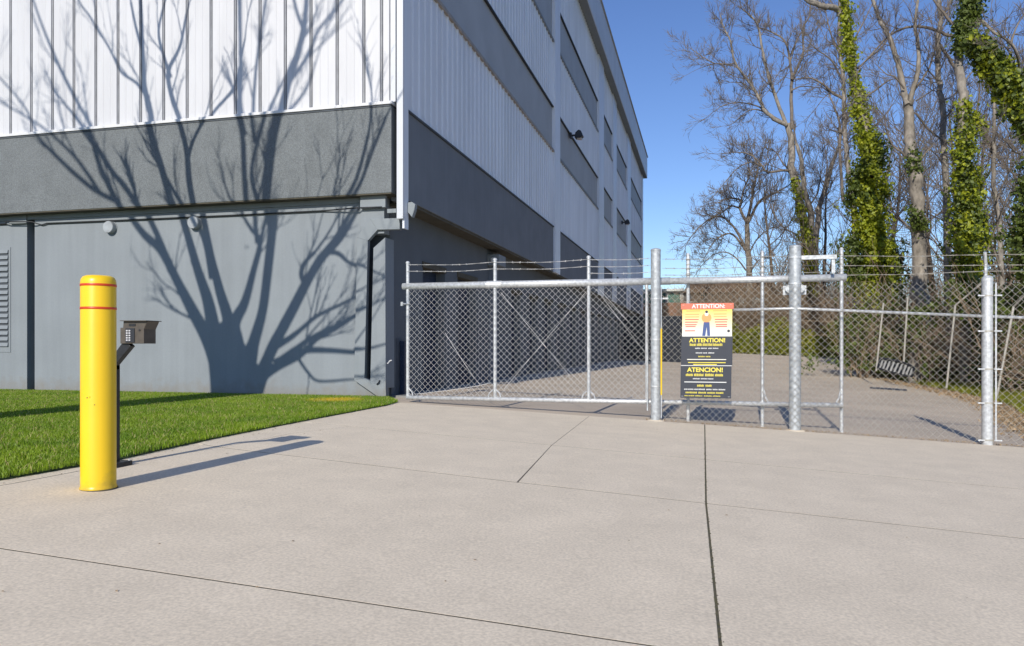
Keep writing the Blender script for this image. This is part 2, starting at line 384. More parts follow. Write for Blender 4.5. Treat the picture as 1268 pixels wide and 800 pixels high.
o = blades(620000, lawnx, (3.6,13.02), (.018,.046), (.002,.0045), lambda x,y: LZ-.01+0*x, 'grass', 'lawn', .9)
tag(o, label='short green lawn grass between the driveway and the gray wall', cat='grass', kind='stuff')
o = blades(170000, lambda y, N: -1.17*y-.4-npr.uniform(0,1,N)**1.3*9, (3.0,13.02), (.02,.05), (.004,.008), lambda x,y: LZ-.01+0*x, 'grass', 'lawn', .9)
tag(o, label='lawn grass running on past the left edge of the picture', cat='grass', kind='stuff')

M['straw'] = mat('dry_blade', (.42,.36,.16), .9, scale=5, col2=(.26,.24,.08))
o = blades(26000, lawnx, (3.6,13.02), (.02,.055), (.0015,.004), lambda x,y: LZ+.0*x, 'dry_grass', 'straw', 1.4)
tag(o, label='dry straw coloured blades mixed into the lawn', cat='grass', kind='stuff')
lf = MB()
for _ in range(260):
    y_ = rnd.uniform(2.5, 12.0); x_ = (grass_edge(y_)+abs(rnd.gauss(0,.12)) if rnd.random() < .6 else rnd.uniform(-4.8,6)); s_ = rnd.uniform(.004,.013); a_ = rnd.uniform(0,6.3)
    z_ = gz(x_,y_)+.003; c_, d_ = math.cos(a_)*s_, math.sin(a_)*s_
    lf.add([(x_-c_,y_-d_,z_),(x_+d_*.5,y_-c_*.5,z_+s_*.3),(x_+c_,y_+d_,z_),(x_-d_*.5,y_+c_*.5,z_+s_*.2)], [(0,1,2,3)])
tag(lf.build('leaf_crumbs', 'leaf_litter'), label='scattered tiny dry leaf crumbs on the concrete driveway', cat='leaves', kind='stuff')
# ================================================================== STORAGE BUILDING
B = thing('storage_building', 'large gray and white metal clad storage building left of the gate', 'building', (-5.8, 13.1, 0))
YW = 13.07; YB = 12.80; YP = 12.86
XS, XL = -5.38, -5.79
YEND = 69.0; ZR = 16.3
# lower front wall with its reveal slots
xg0, xg1 = onY(33.5,400,YW).x, onY(43,400,YW).x
slot = [onY(452,300,YW), onY(462.5,307,YW)]
def fw(x0, x1, z0=-.2, z1=3.86, y=YW): return MB().box(x0, x1, y, y+.3, z0, z1)
fw(-40, xg0).build('wall', 'wall', B)
fw(xg1, onY(440,300,YW).x).build('wall', 'wall', B)
MB().box(xg0-.1, xg1+.1, YW+.2, YW+.35, -.2, 3.86).build('wall_reveal', 'dark_recess', B)
# corner pier: face, proud frame, slot
P = lambda px, py, Y=YW: onY(px, py, Y)
xc = P(440,300).x; x_s0, x_s1 = P(450.5,400).x, P(460.5,400).x; x_c = XL
fw(xc, x_s0).build('wall', 'wall', B)
MB().box(x_s0-.1, x_s1+.12, YW+.22, YW+.239, -.2, 3.8).build('wall_reveal', 'dark_recess', B)
# strip right of the slot, chamfered head
Zt1, Zt2 = P(462,307).z, P(477,294).z
SA, SB_, SC_, SD_ = P(458.6,472,YW-.108), P(477.5,481,YW-.108), P(477,294,YW-.108), P(462.5,307,YW-.108)
MB().prism([SA,SB_,SC_,SD_], (0,0,0), (0,.40,0)).build('corner_strip', 'wall', B)
MB().box(x_s1-.02, x_c-.001, YW+.24, YW+.301, Zt1-.2, 3.86).build('wall_reveal', 'side_wall', B)
YF = YW-.11
MB().box(x_s0+.0005, x_c-.002, YW+.0005, YW+.2, -.2, P(455,476).z).build('wall', 'wall', B)
fr = [P(442,294,YF),P(458,271,YF),P(495,270,YF),P(495,284,YF),P(467.5,284.5,YF),P(455.4,298,YF),P(451.3,468,YF),P(458.6,472,YF),P(477.5,481,YF),P(478.5,499,YF),P(438.5,471,YF)]
# frame as two convex-ish pieces butted end to end
MB().prism([fr[0],fr[1],fr[4],fr[5]], (0,0,0), (0,.108,0)).build('frame_chamfer', 'trim_gray', B, bevel=.006)
MB().prism([fr[1],fr[2],fr[3],fr[4]], (0,-.003,0), (0,.105,0)).build('frame_head', 'trim_gray', B, bevel=.006)
MB().prism([fr[0],fr[5],fr[6],fr[10]], (0,-.0015,0), (0,.107,0)).build('frame_side', 'trim_gray', B, bevel=.006)
MB().prism([fr[10],fr[6],fr[7],fr[8],fr[9]], (0,0,0), (0,.108,0)).build('frame_foot', 'trim_gray', B, bevel=.006)
a, b = P(447.5,271,YW), P(477,245,YW)
MB().box(a.x, b.x, YW-.05, YW+.2, a.z-.3, b.z+.3).build('pier_head', 'wall', B, bevel=.005)
a, b = P(447,258.5,YW-.1), P(477,244,YW-.1)
MB().box(a.x, b.x+.02, YW-.14, YW-.05, a.z, b.z+.2).build('beam_end', 'trim_gray', B, bevel=.005)
a, b = P(480,264,YW-.1), P(491,258.5,YW-.1)
MB().box(a.x, b.x, YW-.12, YW-.06, a.z, b.z).build('bracket', 'trim_gray', B)
# edge beam at the left end
a, b = P(12,283,YW-.05), P(33,262,YW-.05)
MB().box(a.x, b.x, YW-.06, YW+.01, a.z+.1, b.z+.4).build('pier_head', 'trim_gray', B)
MB().box(-40, P(447,250).x-.01, YW-.03, YW+.01, 3.70, 3.86).build('edge_beam', 'trim_gray', B)
# louver
a, b = P(-40,436,YW-.01), P(13,306,YW-.01)
lo = MB().box(a.x, b.x, YW-.012, YW+.02, a.z, b.z).build('louver', 'wall', B)
MB().box(a.x+.03, b.x-.05, YW-.016, YW-.011, a.z+.12, b.z-.06).build('louver_opening', 'dark_recess', lo)
zz = np.linspace(a.z+.16, b.z-.10, 17)
for z in zz:
    MB().prism([(a.x+.03,YW-.02,z-.034),(a.x+.03,YW-.02,z+.042),(a.x+.03,YW-.03,z+.042),(a.x+.03,YW-.045,z-.034)], (0,0,0), (b.x-.05-a.x-.03,0,0)).build('slat', 'wall', lo)
# stucco band
xb = P(484.5,200,YB).x
MB().prism([(-40,YB,3.81),(xb,YB,3.81),(xb,YB,5.43),(-40,YB,5.43)], (0,0,0), (0,.45,0)).build('stucco_band', 'stucco', B, bevel=.008)
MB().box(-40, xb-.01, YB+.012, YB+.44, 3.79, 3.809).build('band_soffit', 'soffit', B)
MB().box(-40, xb+.03, YB-.035, YB+.3, 5.43, 5.485).build('drip_flashing', 'white_trim', B, bevel=.004)
MB().box(-40, xb+.005, YB-.012, YB+.2, 5.395, 5.428).build('flashing_shadow_strip', 'dark_recess', B)  # solid dark strip; the shadow under the flashing is painted in its colour
# standing seam front panels
MB().box(-40, XS-.12, YP+.035, YP+.3, 5.485, ZR).build('panel_backing', 'seam', B)
xr = [P(472.5,150,YP).x]; k = 0
x = P(450.6,150,YP).x
seams = [xr[0]]
while x > -31: seams.append(x); x -= .545
seams.append(x)
prev = P(484,100,YP).x
for s in seams:
    m_ = MB()
    x1, x0 = prev-.028, s+.028
    z0, z1 = 5.50, ZR
    n_ = 3; pts = []
    # folded profile: flat with two shallow pencil ribs
    prof = [(x0,.035),(x0+.008,0)]
    if x1-x0 > .3:
        for fxx in (.33,.66):
            c_ = x0+(x1-x0)*fxx; prof += [(c_-.014,0),(c_-.006,-.006),(c_+.006,-.006),(c_+.014,0)]
    prof += [(x1-.008,0),(x1,.035)]
    vs = [(xx, YP+yy, z0) for xx, yy in prof]+[(xx, YP+yy, z1) for xx, yy in prof]; n_ = len(prof)
    m_.add(vs, [(i,i+1,n_+i+1,n_+i) for i in range(n_-1)]+[tuple(range(n_))[::-1]])
    m_.build('metal_panel', 'white_panel', B)
    MB().tube([(s,YP+.012,z0),(s,YP+.012,z1)], .012, 6).build('seam_rib', 'seam', B)
    prev = s
# corner flashing + downspout column
MB().box(P(484,100,YP).x+.002, P(490,100,YP).x, YP-.01, YP+.2, 5.49, ZR).build('corner_flashing', 'fascia', B)
cx0, cx1 = P(491,200,12.84).x, P(499,200,12.84).x
ds = MB().box(cx0, cx1, 12.84, 12.98, P(491,271,12.84).z, ZR).build('downspout', 'fascia', B, bevel=.008)
MB().box(cx1+.002, XS+.01, 12.90, 13.10, P(491,283,12.9).z, ZR).build('corner_post', 'side_panel', B)
# ---- side
YS0 = 13.0
def sidebox(x0,x1,y0,y1,z0,z1,name,m,**k): return MB().box(x0,x1,y0,y1,z0,z1).build(name, m, B, **k)
sidebox(XS-.3, XS+.02, YS0+.1, YEND, 3.72, 5.36, 'side_band', 'side_gray', bevel=.006)
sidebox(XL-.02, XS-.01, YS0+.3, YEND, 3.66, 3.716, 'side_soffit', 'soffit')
sidebox(XS-.3, XS+.055, YS0+.1, YEND, 5.362, 5.40, 'drip_flashing', 'dark_recess')
piers = [(onX(684.5,100,XS).y, onX(691,100,XS).y),(onX(739.8,100,XS).y,onX(746,100,XS).y),(onX(757.6,100,XS).y,onX(761.9,100,XS).y),(onX(775.5,100,XS).y,onX(779.7,100,XS).y),(YEND-1.2,YEND)]
y0 = YS0+.1
bays = []
for a, b in piers: bays.append((y0, a)); y0 = b
for i, (a, b) in enumerate(piers):
    sidebox(XS-.2, XS+.09, a, b, 3.70 if i < 4 else 0, ZR-.01, 'pilaster', 'side_panel', bevel=.01)
for bi, (a, b) in enumerate(bays):
    for z0, z1 in ((5.402,8.15),(9.80,12.2),(13.82,ZR)):
        m_ = MB(); y = a; pitch = .335; prof = []
        while y < b-.01:
            e = min(b, y+pitch); prof += [(y,0),(e-.055,0),(e-.045,.035),(e-.012,.035),(e-.002,0)] if e-y > .1 else [(y,0),(e,0)]
            y = e
        n_ = len(prof)
        m_.add([(XS+h, yy, z0) for yy, h in prof]+[(XS+h, yy, z1) for yy, h in prof], [(i,i+1,n_+i+1,n_+i) for i in range(n_-1)])
        o = m_.build('metal_siding', 'side_panel', B); o['kind'] = 'stuff'
    for z0, z1 in ((8.15,9.80),(12.2,13.82)):
        sidebox(XS-.15, XS-.03, a+.004, b-.004, z0+.002, z1-.002, 'gray_band', 'band_gray')
        sidebox(XS-.14, XS+.045, a+.006, b-.006, z1-.02, z1+.012, 'band_head_shadow', 'dark_metal')  # dark strip drawn as the shadow line along the band's top edge
        sidebox(XS-.14, XS+.065, a+.006, b-.006, z0-.03, z0+.05, 'band_sill', 'sill' if bi == 0 and z0 < 9 else 'trim_gray')
# body behind the cladding
MB().box(-40, XS-.15, YW+.42, YEND, 3.7, ZR-.02).build('upper_body', 'band_gray', B)
# roof edge
MB().box(-41, -4.97, 12.2, YEND+.6, ZR, 18.2).build('roof_fascia', 'fascia', B, bevel=.02)
MB().box(-5.37, -5.0, 12.25, YEND+.5, ZR-.03, ZR-.002).build('eave_soffit', 'trim_gray', B)
MB().box(-41, -4.90, 12.13, YEND+.7, 18.2, 18.26).build('roof_cap', 'band_gray', B)
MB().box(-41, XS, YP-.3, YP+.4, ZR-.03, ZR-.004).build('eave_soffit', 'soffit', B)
# ---- lower side wall with door openings
doors = []
y = onX(523.6,330,XL).y
spec = [(523.6,551),(566.5,590),(633,645.5),(655,665.5)]
for p0, p1 in spec: doors.append((onX(p0,330,XL).y, onX(p1,330,XL).y))
yy = doors[-1][1]+1.1
while yy < YEND-4: doors.append((yy, yy+1.7)); yy += 2.9
yprev = YW+.302; ZD = 2.77
for a, b in doors:
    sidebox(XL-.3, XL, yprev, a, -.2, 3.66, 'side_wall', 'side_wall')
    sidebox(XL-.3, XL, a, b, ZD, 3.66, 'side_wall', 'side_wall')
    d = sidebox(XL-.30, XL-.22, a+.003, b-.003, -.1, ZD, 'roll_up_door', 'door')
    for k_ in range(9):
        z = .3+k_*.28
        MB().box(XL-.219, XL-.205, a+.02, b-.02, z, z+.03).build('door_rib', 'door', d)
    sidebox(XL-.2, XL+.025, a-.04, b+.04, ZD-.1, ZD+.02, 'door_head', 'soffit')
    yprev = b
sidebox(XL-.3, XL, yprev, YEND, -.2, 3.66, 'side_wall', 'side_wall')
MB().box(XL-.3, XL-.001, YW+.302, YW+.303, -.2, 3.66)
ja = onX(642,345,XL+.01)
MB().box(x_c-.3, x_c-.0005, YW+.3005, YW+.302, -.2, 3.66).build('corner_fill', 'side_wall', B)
for pa, pb in ((609.5,616),):
    a, b = onX(pa,330,XL+.1).y, onX(pb,330,XL+.1).y
    sidebox(XL, XL+.12, a, b, -.1, 3.5, 'wall_downpipe', 'side_gray')
    jb = sidebox(XL+.002, XL+.34, a-.15, b+.02, 3.22, 3.52, 'junction_box', 'trim_gray', bevel=.01)
    MB().lathe([(.07,0),(.07,.02),(.05,.03)], 12, (XL+.17, a-.15, 3.37), 'y').build('junction_cover', 'white_trim', jb)
# horn shaped fixture behind the downspout
a = onY(503,250,13.12)
hp = [P(503,251,13.05),P(510,250,13.05),P(514,253,13.05),P(513,260,13.05),P(510,269,13.05),P(507,265,13.05),P(503,261,13.05)]
MB().prism(hp, (0,0,0), (0,.12,0)).build('light_bracket', 'trim_gray', B, bevel=.006)
# slot and conduit at the corner foot
a, b = onX(490,492,XL), onX(494,419,XL)
sidebox(XL-.01, XL+.006, a.y, b.y, .05, b.z, 'wall_slot', 'dark_recess')
sidebox(XL+.01, XL+.10, b.y+.02, b.y+.14, .02, b.z-.05, 'conduit_cover', 'door')
MB().box(XL-.01, XL+.33, b.y-.35, b.y+.25, -.02, .045).build('corner_kerb', 'trim_gray', B)
h = MB(); p = onY(478,450,YW-.02)
h.tube([p, p+Vector((.05,-.03,0)), p+Vector((.09,-.03,.05)), p+Vector((.13,-.03,.06))], .012, 8).build('wall_hook', 'white_trim', B)
p = onY(468,474,YF-.01)
MB().tube([p+Vector((-.02,-.01,-.03)), p+Vector((.02,-.02,0)), p+Vector((.04,-.01,.05))], .012, 8).build('wall_hook', 'black_steel', B)
# round vent caps on the front wall
for px, py in ((138.5,282),(243,276.5)):
    c = onY(px, py, YW)
    v = MB().lathe([(.125,0),(.125,.10),(.118,.115),(.06,.12)], 28, (c.x, YW, c.z), 'y').build('round_vent_cap', 'disc', B, smooth=False)
    MB().lathe([(.138,-.01),(.138,.012)], 28, (c.x, YW, c.z), 'y').build('flange', 'trim_gray', v)
# cable along the wall under the band
mb = MB(); pts = [onY(px, py, YW-.035) for px, py in ((-30,279),(8,277.3),(12,275.5),(44,275.5),(48,277.5),(52,278.5),(58,276.5),(120,274),(200,270.5),(300,266),(400,261),(446,258.5),(447,260.5),(448,258.5),(476,257.5))]
pts = [Vector((p.x, p.y-(.1 if i > 10 or i in (2,3) else 0), p.z)) for i, p in enumerate(pts)]
mb.tube(pts, .014, 6).build('wall_cable', 'cable', B, smooth=True)
# wall lamps on the side
def wall_lamp(px, py, s=1):
    c = onX(px, py, XS+.03)
    l = MB().box(XS+.01, XS+.10, c.y-.16*s, c.y+.16*s, c.z-.14*s, c.z+.14*s)
    l.tube([(XS+.08,c.y,c.z),(XS+.28,c.y,c.z)], .04, 8)
    o = l.build('wall_lamp', 'dark_metal', B)
    hd = MB().prism([(XS+.24,c.y,c.z-.14),(XS+.27,c.y,c.z+.08),(XS+.40,c.y,c.z+.19),(XS+.50,c.y,c.z+.14),(XS+.58,c.y,c.z-.07),(XS+.46,c.y,c.z-.155)], (0,-.22*s,0), (0,.22*s,0)).build('lamp_head', 'dark_metal', o, bevel=.02)
    MB().box(XS+.34, XS+.52, c.y-.12, c.y+.12, c.z-.18, c.z-.145).build('lamp_lens', 'lens', o)
wall_lamp(706, 168, .75); wall_lamp(770, 275.5, .75)
# ================================================================== BACKGROUND BUILDINGS
DW = thing('shade_stand_in_wall', 'low dark wall added for the shaded patch at the far end of the building', 'wall', (-3.4, 53, -.1))  # added stand-in: dark ribbed wall takes the place of a shaded patch
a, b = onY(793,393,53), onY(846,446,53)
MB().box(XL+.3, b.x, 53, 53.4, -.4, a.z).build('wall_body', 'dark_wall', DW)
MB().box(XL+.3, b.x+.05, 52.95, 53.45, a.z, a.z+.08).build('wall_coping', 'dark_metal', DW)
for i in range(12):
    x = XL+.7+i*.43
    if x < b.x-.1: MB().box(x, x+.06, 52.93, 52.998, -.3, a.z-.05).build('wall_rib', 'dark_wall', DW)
YC = 80.0
SB = thing('brick_storefront', 'low red brick building with teal windows and brown roof beyond the lane', 'building', (onY(850,430,YC).x, YC, 0))
a, b = onY(785,377,YC), onY(915,400,YC)
MB().box(a.x, b.x, YC, YC+10, -.3, a.z).build('wall', 'brick', SB)
# brick courses proud
for i in range(14):
    z = .5+i*.36
    if z < a.z-.1: MB().box(a.x, b.x, YC-.03, YC-.002, z, z+.30).build('brick_course', 'brick', SB)
t1, t2 = onY(790,377,YC).z, onY(790,361.5,YC).z
MB().box(a.x, b.x, YC+.5, YC+9.5, t1, t2).build('upper_wall', 'plaster', SB)
for p0, p1 in ((796,808),(811,824),(827,842),(861,876),(878,892),(894,906)):
    x0, x1 = onY(p0,0,YC).x, onY(p1,0,YC).x
    wf = MB().box(x0-.1, x1+.1, YC+.42, YC+.5, t1+.06, t2-.05).build('window', 'plaster', SB)
    MB().box(x0, x1, YC+.38, YC+.419, t1+.14, t2-.13).build('pane', 'teal', wf)
r0, r1, r2, r3 = onY(846,363,YC), onY(854,350,YC), onY(955,350,YC), onY(962,362,YC)
MB().prism([r0,r1,r2,r3], (0,-1,0), (0,9,0)).build('roof', 'roof', SB)
MB().box(a.x-.3, onY(846,363,YC).x, YC-.2, YC+10, t2, t2+.25).build('roof_edge', 'plaster', SB)
# ================================================================== BOLLARD
bp = onG(118.5, 603)
bp = Vector((-4.235, 4.52, gz(-4.235,4.52)))
BO = thing('bollard', 'yellow bollard with two thin red stripes at the left of the driveway', 'bollard', bp)
R = .116; H = 1.535
MB().lathe([(R+.006,-.02),(R+.006,.012),(R+.002,.02),(R,.03),(R,H-.05),(R-.004,H-.03),(R-.014,H-.012),(R-.035,H-.002),(.02,H)], 48, bp).build('sleeve', 'yellow', BO, smooth=True)
for z in (H-.072, H-.238):
    MB().lathe([(R+.0005,z-.009),(R+.0022,z-.008),(R+.0022,z+.008),(R+.0005,z+.009)], 48, bp).build('red_stripe', 'red', BO, smooth=True)
for dx, dz, r_ in ((-.04,.69,.006),(.028,.665,.007),(.012,.66,.005),(.06,.61,.004)):
    q_ = math.sqrt(R*R-dx*dx); MB().lathe([(r_,-.001),(r_*.8,.0025)], 10, (bp.x+dx-.06*0, bp.y-q_, bp.z+dz), 'y').build('scuff', 'yellow' if r_ > .0055 else 'bronze', BO)
MB().lathe([(R+.012,-.004),(R+.010,.003),(R,.004)], 40, bp).build('base_grout', 'joint', BO)
# ================================================================== KEYPAD PEDESTAL
KY = 5.26
K = thing('keypad_pedestal', 'black gooseneck pedestal with a bronze entry keypad behind the yellow bollard', 'keypad', (-4.77, KY, 0))
px = -4.775; kz = gz(-4.77,5.26)
MB().box(px-.045, px+.10, KY-.10, KY+.10, kz-.01, kz+.035).build('base_plate', 'black_steel', K, bevel=.004)
for sx in (-.03,.085):
    for sy_ in (-.08,.08): MB().lathe([(.009,.035),(.009,.047)], 6, (px+sx, KY+sy_, kz)).build('anchor_bolt', 'galv', K)
p1 = onY(143, 449, KY); p2 = onY(163, 424, KY)
MB().box(px-.025, px+.036, KY-.03, KY+.03, kz+.035, p1.z-.02).build('post', 'black_steel', K, bevel=.003)
dv = Vector((px+.0, KY, p1.z-.03)); ev = Vector((p2.x-.02, KY, p2.z-.005))
nrm = Vector((-(ev-dv).z, 0, (ev-dv).x)).normalized()*.038
MB().prism([Vector((px-.025,KY,p1.z-.06)),Vector((px+.036,KY,p1.z-.06)),Vector((px+.036,KY,p1.z-.02)),ev-nrm*1.1,ev+nrm*1.0,Vector((px-.025,KY,p1.z+.01))], (0,-.027,0), (0,.027,0)).build('gooseneck', 'black_steel', K, bevel=.003)
hp = [onY(*p_,KY) for p_ in ((154.5,425.5),(183.5,425.5),(183.5,408),(188,398),(158.5,398),(157.8,406),(154.5,406))]
hous = MB().prism(hp, (0,-.05,0), (0,.09,0)).build('housing', 'bronze', K, bevel=.003)
a, b = onY(156,424,KY-.05), onY(167,406.5,KY-.05)
kp = MB().box(a.x, b.x, KY-.056, KY-.0505, a.z, b.z).build('keypad', 'dark_metal', K)
for i in range(2):
    for j in range(5):
        c = Vector((a.x+.018+i*.025, 0, a.z+.018+j*.0195))
        MB().box(c.x-.008, c.x+.008, KY-.062, KY-.0565, c.z-.006, c.z+.006).build('key', 'key', kp)
c = onY(173,409,KY-.05); MB().lathe([(.008,0),(.008,.004)], 12, (c.x, KY-.05, c.z), 'y').build('lens', 'black_steel', K)
a, b = onY(160,404,KY-.05), onY(168,401,KY-.05); MB().box(a.x, b.x, KY-.054, KY-.0505, a.z, b.z).build('card_slot', 'black_steel', K)
MB().prism([hp[4]+Vector((-.01,0,0)),hp[3]+Vector((.012,0,0)),hp[3]+Vector((.012,0,.006)),hp[4]+Vector((-.01,0,.006))], (0,-.08,0), (0,.1,0)).build('hood', 'bronze', K)
# ================================================================== CHAIN LINK
def chain_link(x0, x1, Y, z0f, z1, name, m, parent, p=.0525, r=.0042, k=4, ytilt=None, barb=.02):
    """zigzag wires hooked into each other, knuckled at top and bottom"""
    mb = MB(); n = int((x1-x0)/p*1)+1; hh = p*1.0
    V = []; F = []
    for i in range(n):
        xa = x0+i*p
        z = z1; pts = []; j = 0
        zb = z0f(xa)
        while z > zb:
            side = (j+i) % 2
            x = xa+(0 if side == 0 else p)+rnd.uniform(-.003,.003)
            yo = (.004 if side == 0 else -.004)
            if xa < x0-1e-6: pass
            pts.append((min(x, x1), Y+yo+.012*math.sin(xa*1.7+z*2), z)); z -= hh; j += 1
        if len(pts) < 2: continue
        a = np.array(pts); 
        # diamond wire: square section, offset in x-z perpendicular approximated by axis offsets
        for t_, (ax, ay, az) in enumerate(((r,0,0),(0,r,0),(-r,0,0),(0,-r,0))):
            V.extend([(q_[0]+ax*1.2, q_[1]+ay, q_[2]+az) for q_ in pts])
        base_ = len(V)-4*len(pts); L = len(pts)
        for t_ in range(4):
            u = (t_+1) % 4
            for s_ in range(L-1):
                F.append((base_+t_*L+s_, base_+u*L+s_, base_+u*L+s_+1, base_+t_*L+s_+1))
        # barbed knuckle on top
        V.extend([(xa-r,Y,z1),(xa+r,Y,z1),(xa-.012,Y,z1+.03)]); V.append((xa-.010,Y-.004,z1+.028)); b_ = len(V)-4; F.append((b_,b_+1,b_+2,b_+3))
    o = fastmesh(name, V, F, m, None)
    if parent:
        o.parent = parent; o.data.transform(Matrix.Translation(-Vector(parent.location)))
    o['kind'] = 'stuff'
    return o
def barbed(p0, p1, name, parent, m='oldwire', sag=.02, r=.0032, step=.13):
    p0 = Vector(p0); p1 = Vector(p1); L = (p1-p0).length; n = max(4, int(L/.25)); mb = MB()
    def P_(t): return p0.lerp(p1, t)+Vector((0,0,-sag*4*t*(1-t)+.004*math.sin(t*L*5)))
    for ph in (0, math.pi):
        nn_ = n*2
        mb.tube([P_(i/nn_)+Vector((0,.004*math.cos(i*1.6+ph),.004*math.sin(i*1.6+ph))) for i in range(nn_+1)], r*.8, 4, cap=False)
    t = .06
    while t < L:
        c = P_(t/L)
        for _ in range(2):
            d = Vector((rnd.uniform(-.5,.5), rnd.uniform(-1,1), rnd.uniform(-1,1))).normalized()*.018
            mb.tube([c-d, c+d], r*.8, 3, cap=False)
        t += step
    return mb.build(name, m, parent)
# ---- sliding gate
GY = 12.40
GX = {p_: onY(p_, 428, GY).x for p_ in (499,505,613,729,807,852,944,984,1042,1048)}
G = thing('sliding_gate', 'closed galvanized chain link sliding gate with thick top rail across the driveway', 'gate', (GX[613], GY, -.1))
ZT, ZBt = 2.045, .085
def rail(x0, x1, z, r, name, slope=0, Y=GY, m='galv', parent=G):
    return MB().tube([(x0,Y,z),(x1,Y,z+slope*(x1-x0))], r, 16).build(name, m, parent, smooth=True)
rail(GX[499]-.0, GX[807]+.3, ZT, .060, 'top_rail'); rail(GX[807]+.3, GX[1048], ZT-.002, .054, 'top_rail')
MB().tube([(GX[613]-.15,GY,ZT),(GX[613]+.12,GY,ZT)], .066, 16).build('rail_sleeve', 'galv', G)
rail(GX[505]-.02, GX[1042]+.02, ZBt, .038, 'bottom_rail')
def fin(x, z0, z1, r, nm='upright', Y=GY, parent=G, m='galv'):
    o = MB().lathe([(r,z0),(r,z1-.02),(r*1.25,z1-.02),(r*1.25,z1),(r*.7,z1+.02)], 14, (x,Y,0)).build(nm, m, parent, smooth=False); return o
top = {505:325,613:321,729:318}
for p_, t_ in top.items():
    fin(GX[p_], ZBt+.02, onY(p_,t_,GY).z, .030)
    for s_ in ((-1,1) if p_ != 505 else (1,)):
        MB().tube([(GX[p_]+s_*.03,GY-.03,ZBt+.16),(GX[p_]+s_*.09,GY-.03,ZBt+.10),(GX[p_]+s_*.11,GY-.03,ZBt+.03)], .012, 6).build('corner_brace', 'galv', G)
fin(GX[807]-.10+.02, ZBt, ZT, .026); fin(GX[944]+.0, ZBt, ZT, .022); fin(GX[1042]+.0, ZBt, ZT, .024)
for x in (GX[944]+.08, GX[1042]-.08):
    s_ = 1 if x > 1.5 else -1
    MB().tube([(x,GY-.03,ZBt+.04),(x+s_*.04,GY-.035,ZBt+.12),(x+s_*.06,GY-.03,ZBt+.22)], .014, 6).build('corner_brace', 'galv', G)
chain_link(GX[505]+.04, GX[807]+.02, GY-.065, lambda x: ZBt+.03, ZT-.08, 'chain_link_mesh', 'wire', G, r=.0033)
for (pa, pb, slack) in (((551,412),(594,476),.03),((620,362),(706,466),0),((726,361),(624,482),0),((738,358),(806,446),0),((742,358),(784,405),0),((660,350),(640,352),0),((516,488),(608,474),.02)):
    A_ = onY(*pa,GY-.03); B_ = onY(*pb,GY-.03)
    MB().tube([A_, A_.lerp(B_,.5)+Vector((0,0,-slack)), A_.lerp(B_,.8)+Vector((0,0,-slack)), B_], .0045, 6).build('truss_cable', 'wire', G)
for z in (2.425,2.31):
    for a_, b_ in ((505,613),(613,729),(729,807)):
        barbed((GX[a_],GY-.035,z), (GX[b_],GY-.035,z+.0), 'barbed_wire', G, 'wire')
barbed((GX[729],GY-.035,2.20), (GX[807],GY-.035,2.20), 'barbed_wire', G, 'wire')
MB().tube([(GX[505]-.08,GY-.03,1.735),(GX[505]+.05,GY-.05,1.735)], .014, 8).build('latch', 'galv', G)
MB().box(GX[505]-.11, GX[505]-.07, GY-.06, GY-.0, 1.70, 1.77).build('latch', 'galv_post', G)
# ---- the two thick roller posts
for p_, ty, r_, lab in ((812,311,.078,'thick galvanized gate post left of the attention sign'),(984.5,307,.088,'thickest galvanized gate post right of the attention sign, seen behind chain link')):
    Yp = 12.24; c = onY(p_, 400, Yp); zt = onY(p_, ty, Yp).z; z0 = gz(c.x,0)
    T_ = thing('gate_post', lab, 'post', (c.x, Yp, z0), 'thick posts that carry the sliding gate')
    MB().lathe([(r_,-.05+z0),(r_,zt),(r_*1.05,zt),(r_*1.05,zt+.02),(r_*.9,zt+.035),(r_*.4,zt+.045)], 28, (c.x,Yp,0)).build('pole', 'galv_post', T_, smooth=False)
    for zb in (1.75,1.1,.35) if p_ == 812 else (2.35,1.95):
        MB().lathe([(r_+.001,zb-.012),(r_+.006,zb-.012),(r_+.006,zb+.012),(r_+.001,zb+.012)], 24, (c.x,Yp,0)).build('band', 'galv', T_)
    MB().lathe([(r_+.06,z0-.01),(r_+.05,z0+.006),(r_,z0+.012)], 20, (c.x,Yp,0)).build('footing', 'concrete', T_)
    if p_ == 812:
        MB().box(c.x+r_, c.x+.20, Yp-.02, Yp-.01, 1.74, 1.765).build('band_ear', 'galv', T_)
        MB().lathe([(.014,z0+.15),(.014,.93),(.008,.95)], 10, (onY(801.5,430,Yp).x,Yp+.05,0)).build('drop_rod', 'galv_post', T_)
    else:
        for s_ in (-1, 1):
            MB().lathe([(.06,-.03),(.06,.0),(.04,.012),(.04,.04),(.06,.05),(.06,.07)], 20, (c.x+s_*.085, Yp+.06, ZT-.17), 'y').build('roller', 'galv_post', T_)
        MB().box(c.x-.17, c.x+.17, Yp+.06, Yp+.09, ZT-.26, ZT-.12).build('roller_bracket', 'galv_post', T_)
        e = onY(1036,318,Yp); MB().box(c.x+r_, e.x, Yp-.02, Yp+.02, e.z-.03, e.z+.03).build('guide_arm', 'galv_post', T_)
        MB().box(e.x-.07, e.x-.02, Yp+.0, Yp+.03, ZT+.05, e.z-.031).build('guide_hanger', 'galv_post', T_)
